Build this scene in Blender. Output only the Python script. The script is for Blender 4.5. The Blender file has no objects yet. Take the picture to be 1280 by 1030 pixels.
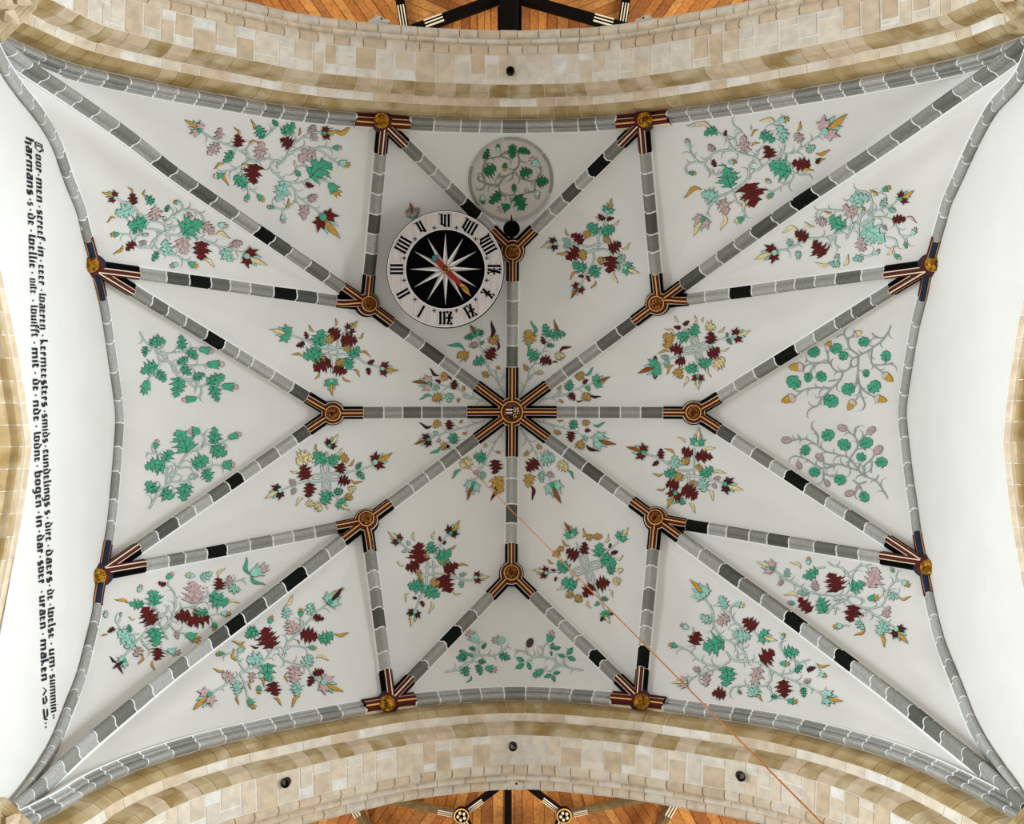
import bpy, math, random
import numpy as np
from mathutils import Vector, geometry

random.seed(7)
scene = bpy.context.scene
col = scene.collection
U = 0.014            # metres per unit in plan
F = 1500.0           # focal length in pixels; the vault's edge lies F units (21 m) above the camera
CAMZ = 1.6

# ------------------------------------------------------------------ camera, light, exposure
cam_d = bpy.data.cameras.new('camera'); cam = bpy.data.objects.new('camera', cam_d)
col.objects.link(cam); scene.camera = cam
cam.location = (0, 0, CAMZ); cam.rotation_euler = (math.pi, 0, 0)
cam_d.sensor_width = 36; cam_d.lens = F / 1280 * 36; cam_d.clip_end = 200
world = bpy.data.worlds.new('world'); scene.world = world; world.use_nodes = True
bg = world.node_tree.nodes['Background']
bg.inputs[0].default_value = (1.0, 0.985, 0.96, 1); bg.inputs[1].default_value = 0.52
def area(name, loc, rot, sx, sy, power, color):
    d = bpy.data.lights.new(name, 'AREA'); d.shape = 'RECTANGLE'; d.size = sx; d.size_y = sy
    d.energy = power; d.color = color
    o = bpy.data.objects.new(name, d); col.objects.link(o); o.location = loc; o.rotation_euler = rot
# daylight from the tall windows of the two side arms, far beyond the openings in the left and right walls
area('window_inscribed_side_offscreen', (-22.0, 0.3, 12.0), (0, -math.pi/2, 0), 11.0, 9.0, 7600, (0.82, 0.92, 1.0))
area('window_plain_side_offscreen', (22.0, 0.3, 12.0), (0, math.pi/2, 0), 11.0, 9.0, 9600, (0.82, 0.92, 1.0))
scene.view_settings.view_transform = 'Standard'
scene.view_settings.look = 'None'
scene.view_settings.exposure = 0.0
scene.view_settings.gamma = 1.0
scene.view_settings.use_curve_mapping = False

# ------------------------------------------------------------------ helpers
def srgb(c):
    return tuple((x/255/12.92) if x/255 <= 0.04045 else ((x/255+0.055)/1.055)**2.4 for x in c)
MATS = {}
def mat(name, c, rough=0.75, metal=0.0, var=0.0, scale=3.0, bump=0.0, streak=None, spec=0.3, c2=None, detail=4):
    if name in MATS: return MATS[name]
    m = bpy.data.materials.new(name); m.use_nodes = True
    nt = m.node_tree; b = nt.nodes['Principled BSDF']
    b.inputs['Roughness'].default_value = rough; b.inputs['Metallic'].default_value = metal
    b.inputs['Specular IOR Level'].default_value = spec
    l = srgb(c)
    if var > 0 or bump > 0:
        g = nt.nodes.new('ShaderNodeNewGeometry'); mp = nt.nodes.new('ShaderNodeMapping')
        nt.links.new(g.outputs['Position'], mp.inputs['Vector'])
        if streak: mp.inputs['Scale'].default_value = streak
        n = nt.nodes.new('ShaderNodeTexNoise'); n.inputs['Scale'].default_value = scale
        n.inputs['Detail'].default_value = detail
        nt.links.new(mp.outputs[0], n.inputs['Vector'])
        r = nt.nodes.new('ShaderNodeValToRGB')
        lo = srgb(c2) if c2 else tuple(x*(1-var) for x in l)
        hi = l if c2 else tuple(min(1, x*(1+var)) for x in l)
        r.color_ramp.elements[0].position = 0.36; r.color_ramp.elements[0].color = (*lo, 1)
        r.color_ramp.elements[1].position = 0.62; r.color_ramp.elements[1].color = (*hi, 1)
        nt.links.new(n.outputs['Fac'], r.inputs[0]); nt.links.new(r.outputs[0], b.inputs['Base Color'])
        if bump > 0:
            bp = nt.nodes.new('ShaderNodeBump'); bp.inputs['Strength'].default_value = bump
            bp.inputs['Distance'].default_value = 0.02
            nt.links.new(n.outputs['Fac'], bp.inputs['Height']); nt.links.new(bp.outputs[0], b.inputs['Normal'])
    else:
        b.inputs['Base Color'].default_value = (*l, 1)
    MATS[name] = m
    return m

WLOC = {}
def thing(name, loc, label=None, cat=None, group=None, kind=None, parent=None):
    o = bpy.data.objects.new(name, None); col.objects.link(o); o.empty_display_size = 0.2
    loc = Vector(loc); WLOC[o] = loc
    if parent: o.parent = parent; o.location = loc - WLOC[parent]
    else: o.location = loc
    tag(o, label, cat, group, kind)
    return o
def tag(o, label=None, cat=None, group=None, kind=None):
    if label: o['label'] = label
    if cat: o['category'] = cat
    if group: o['group'] = group
    if kind: o['kind'] = kind
    return o
def mk(name, verts, faces, mats, parent=None, fm=None, smooth=False, label=None):
    v = np.asarray(verts, float)
    if not isinstance(mats, (list, tuple)): mats = [mats]
    c = (v.min(0)+v.max(0))/2
    me = bpy.data.meshes.new(name); me.from_pydata((v-c).tolist(), [], faces)
    for m in mats: me.materials.append(m)
    if fm is not None: me.polygons.foreach_set('material_index', fm)
    if smooth: me.polygons.foreach_set('use_smooth', [True]*len(me.polygons))
    me.update()
    o = bpy.data.objects.new(name, me); col.objects.link(o)
    w = Vector(c); WLOC[o] = w
    if parent: o.parent = parent; o.location = w - WLOC[parent]
    else: o.location = w
    if label: o['label'] = label
    return o
class MB:
    def __init__(s): s.v = []; s.f = []; s.m = []
    def add(s, v, f, m=0):
        n = len(s.v); s.v.extend([tuple(p) for p in v]); s.f.extend([tuple(i+n for i in q) for q in f])
        s.m.extend(m if isinstance(m, list) else [m]*len(f))
    def build(s, name, mats, parent=None, smooth=False, label=None):
        return mk(name, s.v, s.f, mats, parent, s.m, smooth, label)
def cat_rom(pts, n=8):
    p = np.asarray(pts, float)
    if len(p) < 3:
        t = np.linspace(0, 1, n+1)[:, None]; return p[0]*(1-t)+p[-1]*t
    q = np.vstack([2*p[0]-p[1], p, 2*p[-1]-p[-2]]); out = []
    t = np.linspace(0, 1, n, endpoint=False)[:, None]
    for i in range(1, len(q)-2):
        a, b, c, d = q[i-1], q[i], q[i+1], q[i+2]
        out.append(0.5*((2*b)+(c-a)*t+(2*a-5*b+4*c-d)*t**2+(3*b-a-3*c+d)*t**3))
    return np.vstack(out+[p[-1:]])
def P(px, py, D):
    return np.array(((px-640)*D*U, (py-515)*D*U, CAMZ+F*D*U))

# ------------------------------------------------------------------ vault geometry
AL, AR, BT, BB = 492.0, 490.0, 358.0, 352.5     # half spans in units
LEFT = [(-14,50),(-2,74),(10,93),(26,115),(46,140),(67,175),(82,219),(98,258),(103,281),(111,308),(117,333),(124,363),(131,399),(140,461),(147,513),
        (146,549),(142,600),(137,654),(130,696),(126,718),(121,745),(118,770),(108,811),(98,850),(82,891),(67,930),(49,963),(26,997),(11,1016),(0,1036)]
RIGHT = [(1294,53),(1284,82),(1271,103),(1246,129),(1228,160),(1213,191),(1202,216),(1187,248),(1181,270),(1174,294),(1163,332),(1156,368),(1148,399),(1141,435),(1135,474),(1130,513),
         (1133,549),(1139,600),(1145,639),(1149,670),(1156,707),(1161,734),(1169,770),(1179,808),(1190,836),(1203,868),(1218,907),(1236,940),(1257,971),(1275,996),(1288,1021)]
TOP = [(-14,50),(8,58),(33,69),(80,87),(129,99),(180,110),(232,120),(296,131),(336,138),(400,146),(479,152),(529,155),(585,157),(640,158),(695,157),(745,155),(805,150),(875,141),
       (939,132),(989,123),(1053,112),(1117,100),(1177,88),(1233,74),(1272,60),(1294,53)]
BOT = [(0,1036),(44,1017),(80,998),(108,980),(155,958),(206,940),(258,925),(309,913),(350,904),(400,894),(486,879),(542,873),(590,869),(640,867),(690,868),(733,871),(800,877),(854,884),
       (939,896),(989,905),(1040,917),(1105,935),(1156,954),(1195,972),(1233,991),(1263,1007),(1288,1021)]
def span(k, q):
    # the plan is not a perfect rectangle: its cord-side corners splay a little
    q = np.asarray(q, float)
    if k == 'B': return BB*(1+np.where(q < 640, 0.068, 0.05)*((q-640)/600)**2)
    s = np.clip((q-515)/500, 0, 1.2)
    return (AL*(1-0.045*s**2)) if k == 'L' else (AR*(1-0.02*s**2))
def wallpoly(kind, pts):
    p = cat_rom(pts, 6)
    for _ in range(3):
        p[1:-1] = (p[:-2]+2*p[1:-1]+p[2:])/4
    d = {'L': lambda q: span('L', q[:, 1])/(640-q[:, 0]), 'R': lambda q: span('R', q[:, 1])/(q[:, 0]-640), 'T': lambda q: BT/(515-q[:, 1]), 'B': lambda q: span('B', q[:, 0])/(q[:, 1]-515)}[kind](p)
    return p, d
WP = {k: wallpoly(k, v) for k, v in (('L', LEFT), ('R', RIGHT), ('T', TOP), ('B', BOT))}
_bp = np.vstack([WP[k][0] for k in 'LRTB']); _bd = np.concatenate([WP[k][1] for k in 'LRTB'])
_th = np.arctan2(_bp[:, 1]-515, _bp[:, 0]-640); _o = np.argsort(_th)
_th, _rb, _bd = _th[_o], np.hypot(_bp[:, 0]-640, _bp[:, 1]-515)[_o], _bd[_o]
_th = np.concatenate([_th-2*math.pi, _th, _th+2*math.pi]); _rb = np.tile(_rb, 3); _bd = np.tile(_bd, 3)
_tg = np.linspace(-3*math.pi, 3*math.pi, 6*1440+1)[:-1]
DC = 1.055
_r2 = np.interp(_tg, _th, _rb); _d2 = np.interp(_tg, _th, _bd); _k = np.hanning(45); _k /= _k.sum()
_K = np.convolve(np.pad((_d2-DC)/_r2**2, 22, mode='edge'), _k, 'valid')
_th = _tg
BOSS = dict(C=(640,515), N=(641,313), S=(639,718), W=(416,516), E=(867,516), NW=(458,381), NE=(823,379), SW=(458,653), SE=(820,650),
            T1=(479,153), T2=(804,152), B1=(486,877), B2=(800,875), L1=(118,333), L2=(127,718), R1=(1162,332), R2=(1156,707))
CORN = dict(TL=(-14,50), TR=(1294,53), BL=(0,1036), BR=(1288,1021))
PT = dict(BOSS, **CORN)
RIBS = [('C','N'),('C','S'),('C','W'),('C','E'),('C','NW'),('C','NE'),('C','SW'),('C','SE'),
        ('NW','TL'),('NE','TR'),('SW','BL'),('SE','BR'),
        ('N','T1'),('N','T2'),('S','B1'),('S','B2'),('W','L1'),('W','L2'),('E','R1'),('E','R2'),
        ('NW','T1'),('NE','T2'),('SW','B1'),('SE','B2'),('NW','L1'),('NE','R1'),('SW','L2'),('SE','R2')]
MID = {('NW','TL'): [(338,300),(219,219),(155,170),(77,116),(26,82)], ('NE','TR'): [(912,315),(1001,253),(1105,186),(1208,115),(1259,81)],
       ('SW','BL'): [(365,727),(294,782),(219,840),(155,894),(90,951),(39,1002)], ('SE','BR'): [(905,713),(983,770),(1058,827),(1118,873),(1182,925),(1240,973)]}
def ribpx(a, b):
    p = [PT[a]] + MID.get((a, b), []) + [PT[b]]
    return cat_rom(p, 24 if len(p) == 2 else 8)
_sA, _sB = [], []
for a, b in RIBS:
    q = ribpx(a, b)[::8] if (a, b) in MID else np.array([PT[a], PT[b]])
    if (a, b) in MID: q = np.vstack([q, [PT[b]]])
    _sA += list(q[:-1]); _sB += list(q[1:])
for k in 'LRTB':
    q = WP[k][0][::10]; _sA += list(q[:-1]); _sB += list(q[1:])
_sA = np.array(_sA, float); _sB = np.array(_sB, float); _sd = _sB-_sA; _sl = (_sd**2).sum(1)+1e-9
BULGE = 0.0055
def Dfun(p, bulge=True):
    dx, dy = p[:, 0]-640, p[:, 1]-515
    r = np.hypot(dx, dy); th = np.arctan2(dy, dx)
    D = DC + np.interp(th, _th, _K)*r*r
    if bulge:
        t = np.clip(((p[:, None, :]-_sA[None])*_sd[None]).sum(2)/_sl, 0, 1)
        q = _sA[None]+t[:, :, None]*_sd[None]-p[:, None, :]
        d2 = (q**2).sum(2).min(1)
        D = D + BULGE*(1-np.exp(-d2/45.0**2))
    return D
def surf(p, bulge=True):
    D = Dfun(p, bulge)
    return np.stack([(p[:, 0]-640)*D*U, (p[:, 1]-515)*D*U, CAMZ+F*D*U], 1)
def V(p, off=0.0, bulge=True, normal=False):
    p = np.asarray(p, float).reshape(-1, 2)
    a = surf(p, bulge); e = 1.5
    bx = surf(p+[e, 0], bulge); by = surf(p+[0, e], bulge)
    n = np.cross(bx-a, by-a); n /= np.linalg.norm(n, axis=1)[:, None]
    n[(n*(a-np.array((0, 0, CAMZ)))).sum(1) > 0] *= -1
    q = a+n*(np.asarray(off).reshape(-1, 1) if np.ndim(off) else off)
    return (q, n) if normal else q

# ------------------------------------------------------------------ materials
M = {}
M['plaster'] = mat('limewash', (233,229,221), 0.9, var=0.02, scale=1.2, bump=0.02)
GREYS = [(180,178,171),(164,162,154),(146,145,136),(128,127,117),(112,112,102),(172,170,163)]
M['grey'] = [mat('rib_grey_%d' % i, c, 0.8, var=0.10, scale=22, streak=(1, 1, 1), bump=0.05) for i, c in enumerate(GREYS)]
M['darkgrey'] = mat('rib_dark_grey', (88,89,80), 0.8, var=0.12, scale=20)
M['ribblack'] = mat('rib_black', (22,25,20), 0.8, var=0.25, scale=20, spec=0.05)
M['joint'] = mat('white_joint', (250,249,245), 0.9)
M['black'] = mat('paint_black', (10,7,7), 0.7, spec=0.05)
M['navy'] = mat('paint_navy', (24,34,62), 0.6)
M['red'] = mat('paint_oxblood', (84,20,13), 0.6, var=0.12, scale=20)
M['gilt'] = mat('gilt_line', (238,176,86), 0.5, 0.0, var=0.1, scale=30)
M['giltpale'] = mat('gilt_pale_line', (244,222,186), 0.5)
M['gold'] = mat('gold_leaf', (228,172,56), 0.38, 0.45, var=0.35, scale=16, bump=0.8, c2=(112,66,14))  # dark brown noise stands in for shade in the carved recesses
M['bronze'] = mat('old_gilding', (176,112,44), 0.45, 0.3, var=0.5, scale=22, bump=0.8, c2=(66,28,12))
M['white'] = mat('paint_white', (236,232,226), 0.7)
STONE = [(236,222,199),(231,213,186),(226,204,174),(239,228,210),(222,199,168),(233,221,202),(244,238,226),(219,195,162)]
M['stone'] = [mat('sandstone_%d' % i, c, 0.95, var=0.10, scale=6, bump=0.5, detail=8) for i, c in enumerate(STONE)]
TAN = [(212,190,150),(204,180,136),(198,172,126),(216,198,163),(192,166,118)]
M['tan'] = [mat('tan_stone_%d' % i, c, 0.95, var=0.1, scale=2.6, bump=0.4, c2=(168,138,86), detail=6) for i, c in enumerate(TAN)]
M['mortar'] = mat('lime_mortar', (246,241,231), 0.95, var=0.06, scale=9)
M['brownstone'] = [mat('brown_stone_%d' % i, c, 0.95, var=0.15, scale=4, bump=0.2) for i, c in enumerate([(128,106,76),(112,92,66),(140,120,90)])]
WOOD = [(204,128,56),(188,112,46),(214,142,68),(172,98,38),(196,124,58)]
M['wood'] = [mat('orange_wood_%d' % i, c, 0.55, var=0.18, scale=6, streak=(3, 3, 1)) for i, c in enumerate(WOOD)]
WOODD = [(160,92,40),(140,78,34),(174,108,50),(150,92,40)]
M['woodd'] = [mat('brown_wood_%d' % i, c, 0.55, var=0.2, scale=6, streak=(3, 3, 1)) for i, c in enumerate(WOODD)]
M['beam'] = mat('dark_beam', (16,10,6), 0.7, var=0.2, scale=8, spec=0.05)
M['beamtan'] = mat('tan_beam', (120,92,50), 0.6, var=0.25, scale=8)
# paint colours of the ornaments
PAINT = dict(g=(74,170,134), t=(158,210,192), r=(100,20,18), p=(206,172,168), y=(206,156,62), w=(238,214,152), n=(66,26,26), o=(150,88,34), a=(214,198,180))
PM = {k: mat('ornament_%s' % n, PAINT[k], 0.8, var=0.13, scale=16) for k, n in dict(g='green', t='pale_teal', r='dark_red', p='dusty_pink', y='ochre', w='cream', n='maroon', o='rust', a='beige').items()}
PM['line'] = mat('ornament_outline', (46,44,36), 0.8)
PM['stem'] = mat('ornament_stem', (204,218,208), 0.8, var=0.1, scale=10)
PM['stemline'] = mat('ornament_stem_outline', (112,138,126), 0.8)
PM['stemgrey'] = mat('ornament_stem_grey', (176,180,176), 0.8)

# ------------------------------------------------------------------ vault cells (the ceiling)
ceiling = thing('ceiling', P(640, 515, DC), kind='structure')
def coons_tri(apex, side, n=26):
    side = np.asarray(side); v = []; f = []
    for i in range(n+1):
        t = i/n
        v += list(np.asarray(apex, float)*(1-t)+side*t)
    m = len(side)
    for i in range(n):
        for j in range(m-1):
            a = i*m+j; f.append((a, a+1, a+m+1, a+m))
    return np.array(v), f
def coons_quad(a, b, c, d, n=26):
    v = []; f = []
    a, b, c, d = [np.asarray(x, float) for x in (a, b, c, d)]
    for i in range(n+1):
        for j in range(n+1):
            s, t = i/n, j/n
            v.append(a*(1-s)*(1-t)+b*s*(1-t)+c*s*t+d*(1-s)*t)
    for i in range(n):
        for j in range(n):
            k = i*(n+1)+j; f.append((k, k+1, k+n+2, k+n+1))
    return np.array(v), f
def sub(kind, a, b):
    p = WP[kind][0]; ax = 1 if kind in 'LR' else 0
    lo = PT[a][ax] if a in BOSS else -1e9; hi = PT[b][ax] if b in BOSS else 1e9
    q = p[(p[:, ax] > lo+0.5) & (p[:, ax] < hi-0.5)]
    return np.vstack(([PT[a]] if a in BOSS else [CORN[a]], q, [PT[b]] if b in BOSS else [CORN[b]]))
def cell(vf, name='vault_cell'):
    v, f = vf
    mk(name, V(v), f, M['plaster'], ceiling, smooth=True)
for a, b, c, d in (('C','NW','T1','N'),('C','N','T2','NE'),('C','NE','R1','E'),('C','E','R2','SE'),('C','SE','B2','S'),('C','S','B1','SW'),('C','SW','L2','W'),('C','W','L1','NW')):
    cell(coons_quad(PT[a], PT[b], PT[c], PT[d]))
for ap, k, a, b in (('N','T','T1','T2'),('S','B','B1','B2'),('W','L','L1','L2'),('E','R','R1','R2'),
                    ('NW','T','TL','T1'),('NE','T','T2','TR'),('SW','B','BL','B1'),('SE','B','B2','BR'),
                    ('NW','L','TL','L1'),('SW','L','L2','BL'),('NE','R','TR','R1'),('SE','R','R2','BR')):
    cell(coons_tri(PT[ap], sub(k, a, b)))

# ------------------------------------------------------------------ ribs
def frames(p3, nrm):
    t = np.gradient(p3, axis=0); t /= np.linalg.norm(t, axis=1)[:, None]
    n = nrm-(nrm*t).sum(1)[:, None]*t; n /= np.linalg.norm(n, axis=1)[:, None]
    return t, n, np.cross(t, n)
HW = 7.5*U
PROF = [(-1,-0.2),(-1,0.22),(-0.80,0.30),(-0.62,0.42),(-0.56,0.74),(-0.40,0.98),(-0.16,1.10),(0.16,1.10),(0.40,0.98),(0.56,0.74),(0.62,0.42),(0.80,0.30),(1,0.22),(1,-0.2)]
DPROF = [(u, h if h > 0 else -0.5) for u, h in PROF]
class Curve3:
    def __init__(s, p3, nrm):
        s.p = p3; s.t, s.n, s.s = frames(p3, nrm)
        s.L = np.concatenate([[0], np.cumsum(np.linalg.norm(np.diff(p3, axis=0), axis=1))])
        s.len = s.L[-1]
    def at(s, x):
        f = lambda a: np.array([np.interp(x, s.L, a[:, k]) for k in range(3)]).T
        return f(s.p), f(s.n), f(s.s)
    def sweep(s, a, b, prof, hw, hh, n=3, cap=True):
        x = np.linspace(a, b, n+1); p, nn, ss = s.at(x); m = len(prof)
        v = []
        for i in range(n+1):
            for (u, h) in prof: v.append(p[i]+ss[i]*u*hw+nn[i]*h*hh)
        f = [(i*m+j, (i+1)*m+j, (i+1)*m+j+1, i*m+j+1) for i in range(n) for j in range(m-1)]
        if cap: f += [tuple(range(m)), tuple(range((n+1)*m-1, n*m-1, -1))]
        return v, f
def ribcurve(a, b):
    p = ribpx(a, b); q, n = V(p, bulge=False, normal=True)
    return p, Curve3(q, n)
def wallcurve(k, flip=None):
    p, d = WP[k]
    q = np.array([P(p[i, 0], p[i, 1], d[i]) for i in range(len(p))])
    t = np.gradient(q, axis=0)
    inw = {'L': (1, 0, 0), 'R': (-1, 0, 0), 'T': (0, 1, 0), 'B': (0, -1, 0)}[k]
    inw = np.array(inw, float)
    ni = np.cross(t, inw); ni /= np.linalg.norm(ni, axis=1)[:, None]; ni[ni[:, 2] > 0] *= -1
    n = ni*0.9+inw*(0.35 if k in 'TB' else 0.52)
    return p, Curve3(q, n)
GREYPICK = [0, 1, 2, 3, 1, 4, 5, 2, 0, 3]; EDGEPICK = [1, 2, 5, 1, 2, 5, 0]
def stones(curve, px, s0, s1, step, parent, prof, hw, hh, specials=(), rnd=None, dark_bias=0.1, picks=None):
    """lay painted rib stones from arc length s0 to s1; specials = [(px point, material)]"""
    rnd = rnd or random
    n = max(1, round((s1-s0)/step)); cuts = [s0]
    w = [rnd.uniform(0.8, 1.2) for _ in range(n)]; tw = sum(w); acc = 0
    for x in w: acc += x; cuts.append(s0+(s1-s0)*acc/tw)
    spec = {}
    for pt, m in specials:
        i = int(np.argmin(((px-np.array(pt))**2).sum(1))); s = curve.L[i]
        k = min(range(n), key=lambda j: abs((cuts[j]+cuts[j+1])/2-s)); spec[k] = m
    g = 0.013; last = None
    for k in range(n):
        m = spec.get(k)
        if m is None:
            while True:
                m = M['darkgrey'] if rnd.random() < dark_bias*0.5 else M['grey'][rnd.choice(picks or GREYPICK)]
                if m is not last: break
        last = m
        a, b = cuts[k]+g, cuts[k+1]-g
        v, f = curve.sweep(a, b, prof, hw, hh, max(2, int((b-a)/0.12)))
        mk('rib_stone', v, f, m, parent)
    pr = [(u*0.985 if abs(u) < 0.99 else u*1.15, h*0.965 if abs(u) < 0.99 else min(h, 0.06)) for (u, h) in prof]
    v, f = curve.sweep(max(0, s0-0.02), min(curve.len, s1+0.02), pr, hw, hh, max(4, int((s1-s0)/0.12)), cap=False)
    mk('joint_mortar', v, f, M['joint'], parent, label='white painted joints and edges')

SIDE = dict(TL='inscribed wall and clock-side arch', TR='plain wall and clock-side arch', BL='inscribed wall and cord-side arch', BR='plain wall and cord-side arch',
            NW='inscribed wall and clock-side arch', NE='plain wall and clock-side arch', SW='inscribed wall and cord-side arch', SE='plain wall and cord-side arch')
DIRN = dict(N='clock-side arch', S='cord-side arch', W='inscribed wall', E='plain white wall')
def rib_label(a, b):
    if a == 'C' and b in DIRN: return 'short grey ridge rib running from the shield boss towards the %s' % DIRN[b]
    if a == 'C': return 'grey inner diagonal rib from the shield boss towards %s' % SIDE[b]
    if b in CORN: return 'long grey outer diagonal rib down to corner of %s' % SIDE[b]
    cor = {'T1': 'NW', 'T2': 'NE', 'B1': 'SW', 'B2': 'SE', 'L1': 'NW', 'L2': 'SW', 'R1': 'NE', 'R2': 'SE'}[b]
    wall = {'T': 'clock-side arch', 'B': 'cord-side arch', 'L': 'inscribed wall', 'R': 'plain wall'}[b[0]]
    other = {'NW': ('clock-side', 'inscribed-wall'), 'NE': ('clock-side', 'plain-wall'), 'SW': ('cord-side', 'inscribed-wall'), 'SE': ('cord-side', 'plain-wall')}[cor]
    side = other[0] if b[0] in 'LR' else other[1]
    if a in DIRN: return 'slanting grey rib from ridge boss to %s boss on the %s half' % (wall, side)
    return 'grey rib between diagonal boss and %s boss on the %s half' % (wall, side)
SPEC = {('NW','TL'): [((338,300),'k'),((201,203),'d'),((243,231),'d')], ('NE','TR'): [((998,252),'k'),((960,277),'d')],
        ('SW','BL'): [((365,728),'k'),((294,782),'k'),((272,795),'d')], ('SE','BR'): [((985,772),'k'),((1056,826),'k'),((930,730),'d'),((1150,897),'d')],
        ('NW','L1'): [((347,367),'k'),((241,352),'k')], ('W','L1'): [((272,425),'k'),((370,490),'d')], ('W','L2'): [((296,600),'k'),((205,665),'d'),((380,542),'d')],
        ('SW','L2'): [((278,681),'k')], ('NE','R1'): [((917,366),'k')], ('E','R1'): [((985,433),'k')], ('E','R2'): [((1003,607),'k'),((910,545),'d')],
        ('SE','R2'): [((874,656),'k'),((985,675),'d')], ('N','T1'): [((582,256),'k')], ('N','T2'): [((745,210),'k'),((715,240),'d')],
        ('NE','T2'): [((812,268),'d')], ('NW','T1'): [((468,268),'d')], ('S','B1'): [((560,797),'k')], ('S','B2'): [((743,815),'k')], ('SE','B2'): [((805,815),'k')],
        ('SW','B1'): [((474,765),'d')]}
ARM = {}
def armlen(b):
    if b == 'C': return 56
    if b[0] in 'LR': return 55
    return 38
for a, b in RIBS:
    px, cv = ribcurve(a, b)
    th = thing('vault_rib', cv.p[len(cv.p)//2], rib_label(a, b), 'vault rib', 'grey painted ribs of the star vault')
    plen = np.concatenate([[0], np.cumsum(np.linalg.norm(np.diff(px, axis=0), axis=1))])
    s0 = np.interp(armlen(a), plen, cv.L)
    s1 = np.interp(plen[-1]-armlen(b), plen, cv.L) if b in BOSS else cv.len
    sp = [(q, M['ribblack'] if m == 'k' else M['darkgrey']) for q, m in SPEC.get((a, b), [])]
    hw = HW*(1.12 if b in CORN else 1.0)
    stones(cv, px, s0, s1, (29 if b in CORN else 27)*cv.len/plen[-1], th, DPROF if b in CORN else PROF, hw, 0.19, sp)
    ARM.setdefault(a, []).append((cv, 0, s0))
    if b in BOSS: ARM.setdefault(b, []).append((cv, cv.len, s1))

# wall ribs along the four sides
WPROF = [(-1,-0.8),(-1.0,0.45),(-0.88,0.80),(-0.60,1.06),(-0.28,1.06),(-0.02,0.82),(0.06,0.48),(0.14,0.40),(0.26,0.50),(0.48,0.50),(0.62,0.34),(0.72,0.16),(1,0.10),(1,-0.8)]
WLAB = dict(L='curved grey rib where the vault meets the inscribed wall', R='curved grey rib where the vault meets the plain white wall',
            T='curved grey rib along the stone arch on the clock side', B='curved grey rib along the stone arch on the cord side')
WCUT = dict(L=('L1', 'L2'), R=('R1', 'R2'), T=('T1', 'T2'), B=('B1', 'B2'))
for k in 'LRTB':
    px, cv = wallcurve(k)
    th = thing('edge_rib', cv.p[len(cv.p)//2], WLAB[k], 'vault rib', 'ribs around the edge of the vault')
    ss = [cv.L[int(np.argmin(((px-np.array(PT[c]))**2).sum(1)))] for c in WCUT[k]]
    al = 34*U if k in 'TB' else 40*U
    prof = WPROF if k == 'T' else [(-u, h) for u, h in WPROF[::-1]] if k == 'B' else PROF
    hw = 8.2*U if k in 'TB' else 7.0*U
    for a, b in ((0, ss[0]-al), (ss[0]+al, ss[1]-al), (ss[1]+al, cv.len)):
        stones(cv, px, a, b, 29*cv.len/float(np.linalg.norm(np.diff(px, axis=0), axis=1).sum()), th, prof, hw, 0.16, (), dark_bias=0.0, picks=EDGEPICK)
    for c, s in zip(WCUT[k], ss):
        ARM.setdefault(c, []).append((cv, s, s-al, 'w', k)); ARM.setdefault(c, []).append((cv, s, s+al, 'w', k))

# ------------------------------------------------------------------ bosses
APROF = [(-1.06,-0.25),(-1.06,0.26),(-0.74,0.42),(-0.62,0.82),(-0.53,0.95),(-0.10,1.18),(0.10,1.18),(0.53,0.95),(0.62,0.82),(0.74,0.42),(1.06,0.26),(1.06,-0.25)]
AMAT = [0,0,0,1,2,3,2,1,0,0,0]
def basis(n):
    n = np.asarray(n)/np.linalg.norm(n); x = np.array((1., 0, 0)); x = x-n*(x@n); x /= np.linalg.norm(x)
    return x, np.cross(n, x), n
def lathe(mb, o, n, rings, seg=28):
    """rings = [(r, h, material index of the band to the next ring)]"""
    x, y, z = basis(n)
    v = []; f = []; m = []
    for r, h, _ in rings:
        for i in range(seg):
            a = 2*math.pi*i/seg; v.append(o+x*r*math.cos(a)+y*r*math.sin(a)+z*h)
    for k in range(len(rings)-1):
        for i in range(seg):
            j = (i+1) % seg; f.append((k*seg+i, k*seg+j, (k+1)*seg+j, (k+1)*seg+i)); m.append(rings[k][2])
    f.append(tuple((len(rings)-1)*seg+i for i in range(seg))); m.append(rings[-1][2])
    mb.add(v, f, m)
def relief(mb, o, n, R, h0, h, lobes, phase, m=0, seg=36, nr=7, seed=0):
    x, y, z = basis(n); v = [o+z*(h0+h*0.9)]; f = []
    for k in range(1, nr+1):
        t = k/nr
        for i in range(seg):
            a = 2*math.pi*i/seg
            hh = h*(math.sqrt(max(0, 1-t*t))*0.7+0.32*math.sin(math.pi*t*2.2)*math.cos(lobes*a+phase+2.5*t)+0.12*math.cos(3*lobes*a+seed))
            if k == nr: hh = -0.02
            v.append(o+x*R*t*math.cos(a)+y*R*t*math.sin(a)+z*(h0+hh))
    for i in range(seg): f.append((0, 1+i, 1+(i+1) % seg))
    for k in range(nr-1):
        for i in range(seg):
            j = (i+1) % seg; b = 1+k*seg; f.append((b+i, b+seg+i, b+seg+j, b+j))
    mb.add(v, f, m)
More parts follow.
